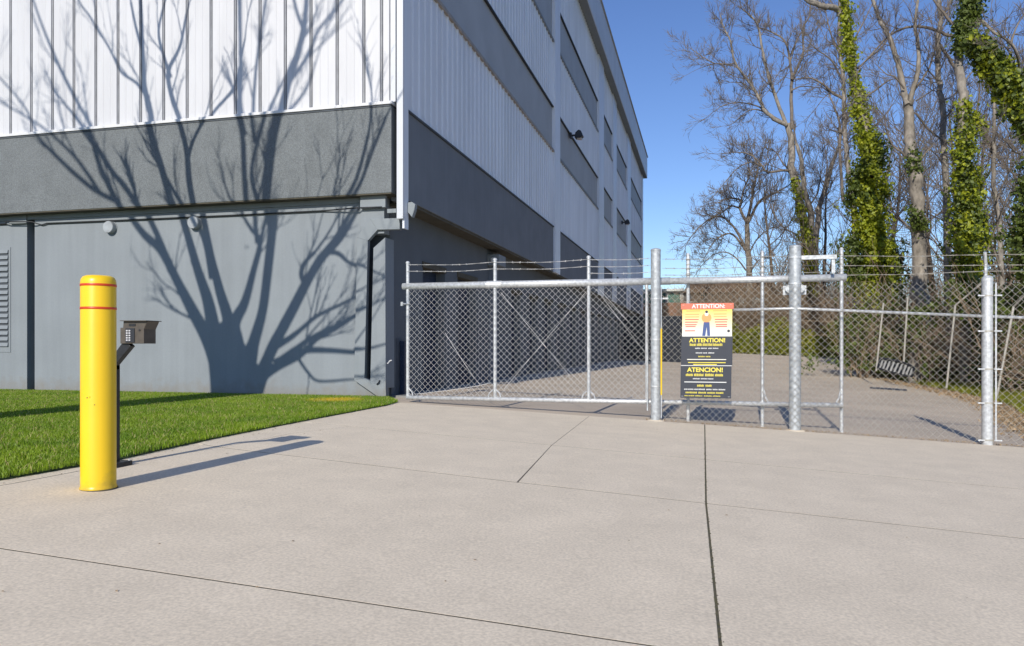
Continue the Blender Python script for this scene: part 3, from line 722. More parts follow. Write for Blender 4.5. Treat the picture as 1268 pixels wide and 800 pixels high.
# ---- fixed fence right of the gate
FY = 12.125
FN = thing('chain_link_fence', 'galvanized chain link fence with barbed wire running right from the gate post', 'fence', (2.6, FY, -.35))
x819 = onY(819,400,FY).x; x1215 = onY(1216,400,FY).x
chain_link(x819, x1215-.02, FY-.0, lambda x: gz(x,0)+.02, 1.915, 'chain_link_mesh', 'oldwire', FN, r=.0030)
chain_link(x1215+.16, 9.0, FY-.0, lambda x: gz(x,0)+.02, 1.89, 'chain_link_mesh', 'oldwire', FN, r=.0030)
for p_, t_ in ((852,316),(944,313),(1042,309)):
    Yl = GY+.11; c = onY(p_, 400, Yl)
    l = MB().lathe([(.028,gz(c.x,0)-.05),(.028,onY(p_,t_,Yl).z),(.034,onY(p_,t_,Yl).z),(.02,onY(p_,t_,Yl).z+.03)], 14, (c.x,Yl,0)).build('line_post', 'galv', FN)
    for k_ in range(5):
        zz_ = onY(p_,t_,Yl).z-.08-.075*k_
        MB().lathe([(.029,zz_-.006),(.034,zz_-.006),(.034,zz_+.006),(.029,zz_+.006)], 12, (c.x,Yl,0)).build('wire_tie', 'oldwire', l)
# rail that follows the falling ground
ra, rb = onY(905,383.5,FY+.05), onY(984,382,FY+.05); rc = onY(1216,391.5,FY+.05); rd = onY(1300,394.5,FY+.05)
rd = Vector((9.0, FY+.05, rc.z-.0484*(9-rc.x)))
MB().tube([onY(900,384,FY+.05), rb, rc], .021, 12).build('brace_rail', 'galv', FN, smooth=True)
MB().tube([rc, rd], .021, 12).build('brace_rail', 'galv', FN, smooth=True)
for zoff in (0,1,2):
    z_ = (2.41,2.26,2.15)[zoff]
    barbed((onY(820,0,GY+.07).x,GY+.07,z_), (onY(944,0,GY+.07).x,GY+.07,z_), 'barbed_wire', FN, 'oldwire')
    barbed((onY(944,0,GY+.07).x,GY+.07,z_), (onY(1042,0,GY+.07).x,GY+.07,z_+.01), 'barbed_wire', FN, 'oldwire')
    A_ = onY(1042,(317,329,341)[zoff],GY+.07); B_ = onY(1220,(315.6,328.5,336)[zoff],FY)
    barbed(A_, B_, 'barbed_wire', FN, 'oldwire', .01)
    barbed(B_, (9.0,FY,B_.z-.02), 'barbed_wire', FN, 'oldwire', .03)
# tension bars and ties
MB().lathe([(.008,-.15),(.008,1.93)], 8, (x819,FY-.02,0)).build('tension_bar', 'galv', FN)
tb = MB().lathe([(.0125,.22),(.0125,1.27)], 10, (x819,FY-.02,0)).build('yellow_sleeve', 'yellow', FN)
MB().lathe([(.012,-.36),(.012,1.9)], 8, (onY(1233,400,FY).x,FY-.01,0)).build('tension_bar', 'galv', FN)
c = onY(1223.5, 400, FY+.03)
lp = MB().lathe([(.072,gz(c.x,0)-.05),(.072,1.93),(.076,1.93),(.076,1.97),(.05,2.0),(.03,2.01)], 22, (c.x,FY+.06,0)).build('terminal_post', 'galv', FN, smooth=False)
MB().tube([(c.x-.02,FY+.06,2.0),(c.x-.02,FY+.06,2.18),(c.x-.05,FY-.0,2.34)], .022, 10).build('barb_arm', 'galv', FN)
for py in (366,410,457,499,545):
    z_ = onY(1223,py,FY).z
    MB().lathe([(.073,z_-.010),(.079,z_-.010),(.079,z_+.010),(.073,z_+.010)], 20, (c.x,FY+.06,0)).build('tension_band', 'oldwire', lp)
    MB().box(c.x+.06, c.x+.16, FY-.03, FY-.02, z_-.009, z_+.009).build('band_ear', 'galv', lp)
    MB().box(c.x-.15, c.x-.06, FY-.03, FY-.02, z_-.009, z_+.009).build('band_ear', 'galv', lp)
    MB().lathe([(.014,0),(.014,.02)], 6, (c.x-.14, FY-.03, z_), 'y').build('bolt', 'galv', lp)
# ---- rear fence posts up the bank
RF = []
for i, (b0, t0, arm, d, lab) in enumerate((((1085,447),(1094,375),None,30,'leftmost and farthest leaning fence post on the bank beside the striped rack'),((1118.5,446),(1124,368),None,29,'thin fence post on the bank just right of the striped rack'),((1172,466),(1183,378),(1217,350),25.4,'leaning fence post with an angled arm left of the thick corner post'),((1233,482),(1255,380),(1275,360),21.9,'beaded leaning fence post with an angled arm at the right edge of the picture'))):
    A_ = atd(*b0, d); B_ = atd(*t0, d)
    A_.z -= .4
    T_ = thing('fence_post', lab, 'post', A_, 'old leaning fence posts on the bank')
    MB().tube([A_, B_], .034, 10).build('pole', 'oldwire', T_)
    if arm:
        MB().tube([B_, atd(*arm, d-.6)], .03, 8).build('barb_arm', 'oldwire', T_)
# ---- striped rack leaning on the bank
rk = thing('slatted_rack', 'curved dark rack of white slats lying on the grass bank beyond the fence', 'rack', atd(1110,463,26))
top_ = [atd(x_, y_, 25.8) for x_, y_ in ((1090,444),(1100,445),(1112,447.5),(1123,451),(1132,455))]
bot_ = [atd(x_, y_, 25.2) for x_, y_ in ((1087,456),(1096,459),(1107,462),(1119,465),(1129,466))]
MB().tube(top_, .05, 8).build('frame', 'black_steel', rk); MB().tube(bot_, .04, 8).build('frame', 'black_steel', rk)
MB().tube([top_[0],bot_[0]], .04, 8).build('frame', 'black_steel', rk); MB().tube([top_[-1],bot_[-1]], .04, 8).build('frame', 'black_steel', rk)
mbk = MB(); mbk.prism([top_[0],top_[2],top_[4],bot_[4],bot_[2],bot_[0]], (0,.10,0), (0,.13,0)); mbk.build('backing', 'black_steel', rk)
for i in range(9):
    t = (i+.6)/9.2*4; j = min(3, int(t)); A_ = top_[j].lerp(top_[j+1], t-j); B_ = bot_[j].lerp(bot_[j+1], t-j)
    MB().prism([A_+Vector((-.028,-.05,-.05)),A_+Vector((.028,-.05,-.05)),B_+Vector((.028,-.05,.04)),B_+Vector((-.028,-.05,.04))], (0,0,0), (0,.03,0)).build('slat', 'slat_white', rk)
# ================================================================== SIGN
def flat(name, col, rough=.5):
    return mat(name, col, rough, var=.03, scale=6)
M['s_red'] = flat('sign_red', (.72,.17,.10)); M['s_yel'] = flat('sign_yellow', (.95,.74,.28)); M['s_dark'] = flat('sign_charcoal', (.028,.034,.050))
M['s_txt'] = flat('sign_text_yellow', (.78,.66,.08)); M['s_wht'] = flat('sign_text_white', (.75,.76,.75)); M['s_or'] = flat('sign_orange', (.85,.35,.12)); M['s_line'] = flat('sign_red_line', (.75,.10,.10)); M['s_blue'] = flat('sign_blue', (.05,.09,.25)); M['s_cream'] = flat('sign_cream', (.80,.78,.68))
# yellow fading to cream down the picture panel: printed colour
mm = M['s_yel'].node_tree; tcn = mm.nodes.new('ShaderNodeTexCoord'); sp = mm.nodes.new('ShaderNodeSeparateXYZ'); mm.links.new(tcn.outputs['Generated'], sp.inputs[0])
m2 = mm.nodes.new('ShaderNodeMix'); m2.data_type = 'RGBA'; m2.inputs[6].default_value = (.74,.76,.74,1); m2.inputs[7].default_value = (.92,.66,.12,1)
mm.links.new(sp.outputs[2], m2.inputs[0]); mm.links.new(m2.outputs[2], mm.nodes['Principled BSDF'].inputs['Base Color'])
SY = 12.09
so_ = onY(875, 434, SY)
S = thing('attention_sign', 'tall bilingual ATTENTION and ATENCION warning sign hung on the chain link fence', 'sign', (so_.x, SY, so_.z))
SW, SHt = .775, 1.56
Wd = SW/2
def SP(u, v, o=0): # u -1..1, v metres up from sign centre ; sign leans and narrows a touch
    zc = so_.z
    return Vector((so_.x+u*Wd+.012*v, SY-o, zc+v))
def sq(u0, u1, v0, v1, o0, o1, name, m, parent=S):
    return MB().prism([SP(u0,v0),SP(u1,v0),SP(u1,v1),SP(u0,v1)], (0,-o1,0), (0,-o0,0)).build(name, m, parent)
sz = lambda py: onY(875,py,SY).z-so_.z
pan = sq(-1,1,sz(452.3),sz(417),0,.006,'upper_panel','s_dark')
pic = sq(-.97,.97,sz(416.6),sz(383.2),0,.006,'picture_panel','s_yel')
hdr = sq(-1.02,1.02,sz(382.8),sz(375.6),0,.010,'header','s_red')
low = sq(-1.01,.97,sz(493),sz(453.2),0,.006,'lower_panel','s_dark')
sq(-1.0,.98,sz(453.1),sz(452.4),.002,.008,'panel_seam','s_wht')
def text(s, u, py, h, m, parent, width=None, bold=0.0):
    cu = bpy.data.curves.new('lettering', 'FONT'); cu.body = s; cu.size = h/.70; cu.align_x = 'CENTER'; cu.align_y = 'CENTER'; cu.extrude = .0006; cu.offset = bold
    to = bpy.data.objects.new('tmp', cu); C.objects.link(to)
    dg = bpy.context.evaluated_depsgraph_get(); dg.update()
    me = bpy.data.meshes.new_from_object(to.evaluated_get(dg)); bpy.data.objects.remove(to)
    xs_ = [v.co.x for v in me.vertices]; wd = max(xs_)-min(xs_)
    sx = (width/wd) if width else 1
    p = SP(u, sz(py), .0115 if parent is hdr else .0075)
    me.transform(Matrix.Translation(p-Vector(S.location)) @ Matrix.Rotation(math.pi/2, 4, 'X') @ Matrix.Diagonal((sx,1,1,1)))
    me.materials.clear(); me.materials.append(M[m])
    o = bpy.data.objects.new('lettering', me); C.objects.link(o); o.parent = parent; return o
text('ATTENTION:', .05, 379.4, .062, 's_wht', hdr, .50, .002)
text('ATTENTION!', .02, 421.6, .062, 's_txt', pan, .545, .003)
text('ATENCION!', -.05, 458.2, .066, 's_txt', low, .54, .003)
def words(py, u0, u1, h, m, parent, n):    # a line of print too small to read: a run of word-length strokes
    u = u0; tot = u1-u0
    ws = [rnd.uniform(.6,1.6) for _ in range(n)]; s_ = sum(ws)
    z = sz(py); mb = MB()
    for w_ in ws:
        wd = tot*w_/s_; e = u+wd*.86
        x_ = u
        while x_ < e-.01:
            st = rnd.uniform(.03,.05); hh_ = h*rnd.uniform(.8,1.05)
            a_ = SP(x_, z-h/2); b_ = SP(min(e,x_+st*.58), z-h/2+hh_)
            mb.add([(a_.x,SY-.0068,a_.z),(b_.x,SY-.0068,a_.z),(b_.x,SY-.0068,b_.z),(a_.x,SY-.0068,b_.z)], [(0,1,2,3)]); x_ += st
        u += wd
    mb.build('fine_print', m, parent)
words(426.8,-.66,.66,.040,'s_txt',pan,5); words(431.3,-.45,.48,.018,'s_wht',pan,4); words(437,-.42,.35,.018,'s_wht',pan,3); words(441.5,-.32,.2,.02,'s_txt',pan,2)
words(464.3,-.80,.72,.040,'s_txt',low,4); words(469,-.52,.3,.018,'s_wht',low,3); words(477.5,-.35,.25,.034,'s_txt',low,2); words(482.2,-.86,.80,.020,'s_wht',low,7); words(486.3,-.80,.72,.026,'s_txt',low,5); words(490.3,-.84,.6,.016,'s_txt',low,5)
for py, u0, u1, m_, par in ((445.2,-.76,.76,'s_cream',pan),(449,-.72,.74,'s_txt',pan),(451.3,-.52,.4,'s_txt',pan),(473.2,-.86,.78,'s_wht',low)):
    sq(u0,u1,sz(py)-.006,sz(py)+.006,.006,.0075,'printed_rule',m_,par)
for py, ln, m_ in ((385,( -.82,-.26,.22,.78),'s_or'),(389,(-.86,-.3,.25,.76),'s_or'),(392.3,(-.86,-.3,.25,.76),'s_or'),(395.6,(-.86,-.32,.3,.80),'s_line'),(398.8,(-.86,-.36,.3,.78),'s_line'),(402,(-.86,-.40,.34,.78),'s_line'),(404.3,(-.84,-.44,.34,.78),'s_line'),(409.6,(-.86,-.46,.48,.7),'s_line')):
    for u0, u1 in ((ln[0],ln[1]),(ln[2],ln[3])):
        if py > 409 and u0 > 0: m_ = 's_cream'
        sq(u0,u1,sz(py)-.008,sz(py)+.008,.006,.0072,'printed_line',m_,pic)
# printed figure: round orange upper body, blue trousers
c = SP(-.02, sz(393.5), .0075)
MB().lathe([(.075,0),(.074,.001)], 20, (c.x,c.y,c.z), 'y').build('printed_figure', 's_or', pic)
c2 = SP(-.02, sz(389), .0088); MB().lathe([(.030,0),(.029,.0008)], 14, (c2.x,c2.y,c2.z), 'y').build('printed_head', 's_cream', pic)
c3 = SP(-.02, sz(386.2), .0092); MB().lathe([(.022,0),(.021,.0008)], 12, (c3.x,c3.y,c3.z), 'y').build('printed_hair', 's_dark', pic)
MB().prism([SP(-.13,sz(399)),SP(.10,sz(399)),SP(.13,sz(416)),SP(.02,sz(416)),SP(-.01,sz(405)),SP(-.06,sz(416)),SP(-.18,sz(416))][::-1], (0,-.0085,0), (0,-.0062,0)).build('printed_trousers', 's_blue', pic)
c = SP(.84, sz(410), .0065); MB().lathe([(.022,0),(.021,.001)], 12, (c.x,c.y,c.z), 'y').build('printed_mark', 's_dark', pic)
for u, py in ((-.92,377.5),(.92,377.5),(-.92,491),(.90,491)):
    p_ = SP(u, sz(py), .004); MB().tube([p_+Vector((-.02,0,0)), p_+Vector((0,-.012,0)), p_+Vector((.02,.01,0))], .004, 5).build('wire_tie', 'galv', S)
# ================================================================== TREES
class Tubes:        # fast collector of tapered tubes
    def __init__(s): s.V = []; s.F = []; s.n = 0
    def tube(s, P, R, k=5):
        P = np.asarray(P, float); R = np.asarray(R, float); n = len(P)
        T = np.gradient(P, axis=0); T /= (np.linalg.norm(T, axis=1, keepdims=True)+1e-9)
        ref = np.array([0.3,0.2,1.0]) if abs(T[0,2]) < .8 else np.array([1.0,.3,0])
        A = np.cross(T, ref); A /= (np.linalg.norm(A, axis=1, keepdims=True)+1e-9); Bv = np.cross(A, T)
        q = np.arange(k)*2*np.pi/k
        ring = P[:,None,:]+R[:,None,None]*(A[:,None,:]*np.cos(q)[None,:,None]+Bv[:,None,:]*np.sin(q)[None,:,None])
        s.V.append(ring.reshape(-1,3))
        i = (np.arange(n-1)*k)[:,None]; j = np.arange(k)[None,:]; jn = (j+1)%k
        s.F.append(np.stack([i+j,i+jn,i+k+jn,i+k+j],-1).reshape(-1,4)+s.n); s.n += n*k
    def build(s, name, m, parent=None):
        V = np.concatenate(s.V); F = np.concatenate(s.F)
        o = fastmesh(name, V, F, m)
        o.data.polygons.foreach_set('use_smooth', np.ones(len(F), bool))
        if parent: o.parent = parent; o.data.transform(Matrix.Translation(-Vector(parent.location)))
        return o
def unit(v): return v/(np.linalg.norm(v)+1e-9)
def rdir(): return unit(npr.normal(size=3))
def smooth_path(P, R, sub=3):
    P = np.asarray(P, float); R = np.asarray(R, float); n = len(P)
    if n < 3: 
        t = np.linspace(0, 1, sub+1)[:,None]; return P[0]*(1-t)+P[-1]*t, R[0]*(1-t[:,0])+R[-1]*t[:,0]
    out = []; ro = []
    for i in range(n-1):
        p0 = P[max(i-1,0)]; p1 = P[i]; p2 = P[i+1]; p3 = P[min(i+2,n-1)]
        for s in range(sub):
            t = s/sub
            out.append(.5*((2*p1)+(-p0+p2)*t+(2*p0-5*p1+4*p2-p3)*t*t+(-p0+3*p1-3*p2+p3)*t**3)); ro.append(R[i]*(1-t)+R[i+1]*t)
    out.append(P[-1]); ro.append(R[-1]); return np.array(out), np.array(ro)
def shoot(tb, p, d, L, r, lvl, k=4, up=.12, wig=.22, spread=.8, nch=5, rmin=.003):
    n = 5 if lvl > 0 else 4
    P = [p]; dd = unit(d)
    for i in range(n):
        dd = unit(dd+rdir()*wig+np.array([0,0,up])*.6); P.append(P[-1]+dd*L/n)
    R = np.linspace(r, max(rmin, r*.35), n+1); tb.tube(P, R, k if lvl > 0 else 3)
    if lvl > 0:
        for c in range(nch):
            t = npr.uniform(.2, 1); i = min(n-1, int(t*n)); q = P[i]+(P[i+1]-P[i])*(t*n-i)
            ax = unit(P[i+1]-P[i]); nd = unit(ax+rdir()*spread)
            shoot(tb, q, nd, L*npr.uniform(.4,.7), max(rmin, r*.5), lvl-1, 3, up, wig, spread, nch, rmin)
def limb_tree(name, label, cat, base, limbs, d, group=None, bark='bark', twigs=1.0, tl=2.2, depthspread=1.5, rmin=.006, lvl=2, tb_extra=None, nch=5):
    """limbs: (points [(px,py)..], w0, w1 in picture px, twig density) surveyed at distance d, each swung away from the plane of the others"""
    gz_ = ground(base[0], base[1])
    T_ = thing(name, label, cat, (base[0], base[1], gz_), group)
    trunk = Tubes(); br = Tubes()
    for li, (pts, w0, w1, dens) in enumerate(limbs):
        n = len(pts); sw = 0 if li == 0 else npr.uniform(-1, 1)*depthspread
        P = []; R = []
        for i, (x, y) in enumerate(pts):
            t = i/max(1, n-1); dd = d+sw*t+.25*math.sin(i*1.3+li)*(t>0)
            P.append(tuple(atd(x, y, dd))); R.append((w0*(1-t)+w1*t)/2*dd/930)
        if li == 0: P.insert(0, (P[0][0], P[0][1], gz_-.3)); R.insert(0, R[0]*1.25)
        P, R = smooth_path(P, R, 4)
        P[1:-1] += npr.normal(size=(len(P)-2,3))*R[1:-1,None]*.15
        (trunk if R[0] > .10*d/40 else br).tube(P, R, 9 if R[0] > .08 else 6)
        if dens > 0:
            seg = np.linalg.norm(np.diff(P, axis=0), axis=1); L = seg.sum()
            for _ in range(int(L*1.6*dens*twigs)+1):
                t = npr.uniform(.15 if li else .45, 1)**.8; i = min(len(P)-2, int(t*(len(P)-1)))
                q = P[i]+(P[i+1]-P[i])*npr.uniform(); ax = unit(P[i+1]-P[i])
                side = unit(ax*.7+rdir()*.9+np.array([0,0,.25]))
                shoot(br, q, side, tl*npr.uniform(.5,1.2)*(1.15-.5*t), max(rmin*1.5, min(R[i]*.45, .03*d/40)), lvl, 4, .13, .25, .75, nch, rmin)
            shoot(br, P[-1], unit(P[-1]-P[-2]), tl*.8, max(R[-1]*.8, rmin), lvl, 4, .1, .25, .7, nch, rmin)
    if trunk.n: trunk.build('trunk', bark, T_)
    if br.n: br.build('branches', 'twig' if twigs else bark, T_)['kind'] = 'stuff'
    return T_
def leaves(name, m, parent, pts, N, size, spread_fn=None):
    """pts: array of (centre xyz, radius); leaf clumps scattered round them"""
    pts = np.asarray(pts); w_ = pts[:,3]**1.5; idx = npr.choice(len(pts), N, p=w_/w_.sum())
    # clumps first, then leaves
    c = pts[idx,:3]; r = pts[idx,3]
    ncl = max(1, N//9); cid = npr.randint(0, ncl, N); cl_i = npr.choice(len(pts), ncl, p=w_/w_.sum())
    dirs = npr.normal(size=(ncl,3)); dirs /= np.linalg.norm(dirs, axis=1, keepdims=True)
    cc = pts[cl_i,:3]+dirs*pts[cl_i,3:4]*np.where(npr.uniform(size=(ncl,1)) < .12, npr.uniform(1.1,1.75,(ncl,1)), npr.uniform(.4,1.1,(ncl,1)))
    c = cc[cid]+npr.normal(size=(N,3))*np.minimum(.16, pts[cl_i,3])[cid][:,None]*.75
    s = npr.uniform(.4,1.35,(N,1))*size
    a = npr.normal(size=(N,3)); a /= np.linalg.norm(a, axis=1, keepdims=True); a[:,2] -= .4
    outv = dirs[cid]+npr.normal(size=(N,3))*.6; b = np.cross(a, outv); b /= np.linalg.norm(b, axis=1, keepdims=True)+1e-9
    a = np.cross(b, outv); a /= np.linalg.norm(a, axis=1, keepdims=True)+1e-9
    nrm = np.cross(a, b)*.22
    V = np.stack([c-a*s*.5, c+b*s*.42+nrm*s, c+a*s*.6, c-b*s*.42+nrm*s], 1).reshape(-1,3)
    F = (np.arange(N)[:,None]*4+np.array([[0,1,2,0],])[:, :3]); F2 = (np.arange(N)[:,None]*4+np.array([[0,2,3]]))
    o = fastmesh(name, V, np.concatenate([F,F2]), m)
    o.parent = parent; o.data.transform(Matrix.Translation(-Vector(parent.location))); o['kind'] = 'stuff'
    return o
def ivy_pts(path, d, n=60):     # path: (px, py, halfwidth px)
    out = []
    for i in range(len(path)-1):
        (x0,y0,r0),(x1,y1,r1) = path[i], path[i+1]
        for t in np.linspace(0,1,n//(len(path)-1)+1, endpoint=False):
            p = atd(x0+(x1-x0)*t, y0+(y1-y0)*t, d); out.append((*p, max(.05,(r0+(r1-r0)*t)*d/930*npr.uniform(.45,1.15))))
    return out
def gpt(px, d): r = ray(px, 430); return (r[0]*d, r[1]*d)
GRP = 'bare and ivy covered trees on the bank'
# T0 small bare tree
d = 72
limb_tree('bare_tree', 'small bare tree with a rounded open crown left of the big ivy trees', 'tree', gpt(927,d), [
 ([(928,372),(926,307),(925,276)],8,5.5,0),
 ([(925,276),(928,262),(933.5,233),(938,212),(941,196)],4.5,1.2,1.1),
 ([(926,276),(940,250),(959,239.5),(976,230)],4,1.2,1.1),
 ([(925,276),(916.5,258.6),(916.5,248),(901.6,246),(886.8,252)],4,1,1.2),
 ([(917,255),(921,235),(928,215),(926,200)],2.6,1,1.2),
 ([(923,307.5),(912,286),(895,269),(880,271),(863,284),(850.6,301)],3.2,.9,1.2),
 ([(923,310),(908,290.5),(895,291.6),(882.5,301),(875,315)],3,.8,1.2),
 ([(916,258),(905,255),(896,262),(884,268)],2.5,.8,1.1),
 ([(926,318),(936,298),(950,285),(962,280)],2,.7,1.0),
 ([(924,335),(910,318),(895,312),(880,318),(868,330)],2,.7,1.0),
 ([(927,340),(940,322),(955,318)],2,.7,1.0)], d, GRP, twigs=2.0, tl=2.0, rmin=.010)
# T1 tall multi stem bare tree
d = 66
T1 = limb_tree('ivy_tree', 'tall bare spreading tree with three stems and a slim ivy collar on its lower trunk', 'tree', gpt(1003,d), [
 ([(1005,372),(1002,320),(995,276),(989,244),(981,212),(980.6,177.7),(975,153)],13,7,0),
 ([(1003,330),(1004,271),(1001,252),(995,229),(993,201),(986,178)],9,4,.3),
 ([(1008,365),(1010,303),(1012,280),(1015,254),(1023,231),(1031,201),(1037,186),(1043,160)],9,2.5,.5),
 ([(974,155),(958,147),(945.7,135),(936.7,114.7),(925.5,99),(909.7,76.5),(905,51.7),(896,33.7),(891.7,18)],5.5,1,.9),
 ([(911,78),(900.7,79.9),(885,78.7),(867,84.4)],2,.7,1.0),
 ([(885,78.7),(869,69.7),(853.5,58.5)],1.6,.6,1.0),
 ([(972.7,153),(966,135),(952.5,96.7),(944.6,65),(939,33.7),(930,20),(918.7,11)],5,1.2,.8),
 ([(980.4,160),(979.5,112.5),(980.6,96.7),(977,67.5),(970.5,49.5),(957,40.5),(939,33.7)],4.5,1.2,.8),
 ([(980.6,99),(988.5,81),(995,63),(994,36),(1002,20),(1005,-8)],3.6,1.4,.8),
 ([(995,36),(986,51.7),(979.5,74)],1.6,1.8,.5),
 ([(979.5,112.5),(993,107),(1017.7,109)],2,.7,.8),
 ([(970,152),(957,144),(939,136),(925.5,138),(907.5,153)],2.6,.7,1.1),
 ([(945,137),(939,132),(916.5,127),(896,130.5),(880.5,140.6)],2.2,.7,1.2),
 ([(983,222),(979,214),(971.8,210.8),(950.5,213),(942,203),(931,192.7),(914,188.5),(893,190.6)],4,.9,1.1),
 ([(942,206),(931.4,201),(914,207.6),(897,226.7),(884.6,241.6)],2,.6,1.0),
 ([(979,211),(970,203),(960,188),(945,182)],2.3,.7,1.0),
 ([(936,115),(920,103),(905,102)],1.6,.6,1.0),
 ([(998,300),(985,290),(968,280),(957,262),(952,247)],2.2,.7,1.0),
 ([(1002,255),(1012,240),(1016,220),(1020,195)],2.4,.7,1.0),
 ([(1015,254),(1022,222),(1024,200),(1019,170)],2.4,.7,1.0)], d, GRP, twigs=1.6, tl=2.3, rmin=.010)
leaves('ivy', 'ivy', T1, ivy_pts([(984,222,4),(989,250,6),(995,280,8),(1000,315,10),(1003,370,13)], d-.4), 3600, .22)
# T8 thin trees behind
d = 52
limb_tree('slender_tree', 'slender bare tree standing just left of the tallest ivy column', 'tree', gpt(1058,d), [
 ([(1060,372),(1058,265),(1054,235),(1050,205),(1046,160),(1043.6,90),(1040,67),(1039,-10)],8,3.5,.7),
 ([(1047,124),(1031,114.7),(1017.7,103.5),(1002,96.7),(984,98)],4,1.2,1.0),
 ([(1044,250),(1040,190),(1040,157),(1035.7,139.5),(1026.7,117)],4,1.6,.7),
 ([(1043,100),(1030,75),(1012,62),(1000,50)],2.5,.8,1.0),
 ([(1040,67),(1028,40),(1022,10)],2.5,.8,1.0)], d, GRP, twigs=1.5, tl=2.2, rmin=.009)
# T2 tallest ivy column
d = 40
T2 = limb_tree('ivy_tree', 'tall straight trunk wrapped in bright yellow green ivy widening to a bush at its foot', 'tree', gpt(1085,d), [
 ([(1085,372),(1080,290),(1075,220),(1071,165),(1064,130),(1058,100),(1050,50),(1046,-20)],15,10,0),
 ([(1044,25),(1038,14),(1028,9),(1015.5,6.7),(997.5,-2),(985,-12)],8,6,.3),
 ([(1064,125),(1085,111),(1100,100),(1118,95)],3,.9,.9),
 ([(1062,85),(1078,70),(1092,58),(1101,45)],2.8,1.2,.7),
 ([(1052,60),(1068,30),(1080,5)],2.8,1,.7),
 ([(1071,165),(1090,150),(1105,130)],2.8,1,.8)], d, GRP, twigs=1.2, tl=1.5, rmin=.006)
pv = ivy_pts([(1046,-20,6),(1050,50,7.5),(1058,100,9),(1065,135,11),(1072,165,14),(1078,200,17),(1077,240,20),(1078,290,24),(1085,330,26),(1085,372,28)], d-.2, 90)
leaves('ivy', 'ivy', T2, pv, 17000, .17)
pv = ivy_pts([(1085,170,8),(1096,200,11),(1058,215,9),(1056,250,9),(1104,240,12)], d-.5, 12)+ivy_pts([(1052,300,16),(1060,350,18),(1100,300,14),(1112,355,16)], d-.3, 14)
leaves('ivy', 'ivy_dark', T2, pv, 5200, .17)
# T3 thick forked trunk
d = 32
T3 = limb_tree('forked_tree', 'thick pale gray trunk that forks high up, right of the bright ivy column', 'tree', gpt(1138,d), [
 ([(1139,376),(1138.6,346),(1137,275),(1135,227.5),(1131,201),(1127,180),(1126.7,153),(1124,126)],19,11,0),
 ([(1124.5,130),(1116.5,99),(1110,70),(1101,45),(1088,22),(1077,-12)],8,3.5,.5),
 ([(1127,128),(1130,112.5),(1137,85.5),(1137,54),(1133,32),(1138,-10)],7,3,.8),
 ([(1066,82),(1085,61),(1103,43),(1128,33),(1152,35),(1175,44),(1184,45)][::-1],4.5,1.5,.6),
 ([(1132,112),(1150,85),(1158,60),(1162,48)],3,1,.9),
 ([(1131,205),(1118,190),(1104,178),(1095,150)],4,1.2,.9),
 ([(1133,205),(1146,190),(1158,176)],3.5,1.2,.8),
 ([(1134,125),(1150,115),(1160,108)],2,1,.9),
 ([(1134,140),(1150,160),(1165,172)],3,2,.4),
 ([(1120,110),(1108,95),(1098,92),(1085,80)],2.4,.8,1.0)], d, GRP, twigs=1.2, tl=1.6, rmin=.006)
leaves('ivy', 'ivy_dark', T3, ivy_pts([(1130,190,8),(1128,205,10),(1140,215,8)], d-.3, 8)+ivy_pts([(1128,262,9),(1146,285,8)], d-.3, 8), 900, .13)
# T4
d = 33
T4 = limb_tree('slender_tree', 'slender straight gray tree between the forked trunk and the second ivy trunk', 'tree', gpt(1173,d), [
 ([(1174,378),(1173,346),(1172,251),(1170.6,204),(1168,175.5),(1167,135),(1162.7,106),(1161.5,74),(1161.5,45),(1165,22),(1160,-12)],9,5,.5),
 ([(1161,52),(1175,72),(1188.5,97)],4,3.5,.3),
 ([(1163,100),(1150,88),(1142,70)],2.2,.8,.9),
 ([(1168,150),(1182,130),(1186,108)],2.2,.9,.8),
 ([(1164,24),(1176,5),(1180,-10)],3,1.5,.6)], d, GRP, twigs=1.3, tl=1.6, rmin=.007)
# T5 second ivy trunk
d = 29
T5 = limb_tree('ivy_tree', 'pale trunk bare in the middle with leafy ivy skirts below and at the top', 'tree', gpt(1197,d), [
 ([(1197,378),(1197,350),(1195,250),(1193,180),(1192,117),(1188.5,90),(1188.5,56),(1195,22),(1204,-15)],13,9,0),
 ([(1193,13.5),(1215.6,25),(1231,40.5),(1251.6,52),(1262,70)],5,1.6,.9),
 ([(1188,45),(1176,25),(1162,8),(1150,-10)],4,2,.6),
 ([(1192,105),(1205,88),(1212,96)],2.4,1,.6),
 ([(1205,160),(1212,120),(1213,95)],2.4,1.4,.6)], d, GRP, twigs=1.3, tl=1.4, rmin=.006)
pv = ivy_pts([(1193,125,5),(1194,150,11),(1194,185,14),(1197,225,17),(1199,265,20),(1200,310,22),(1200,378,22)], d-.2, 80)+ivy_pts([(1180,148,5),(1210,145,5),(1212,170,8)], d-.3, 8)
leaves('ivy', 'ivy', T5, pv, 5600, .135); leaves('ivy', 'ivy_dark', T5, pv, 4200, .135)
pv = ivy_pts([(1205,-12,13),(1200,15,13),(1195,40,12),(1192,60,10)], d-.3, 30); leaves('ivy', 'ivy_dark', T5, pv, 3600, .13)
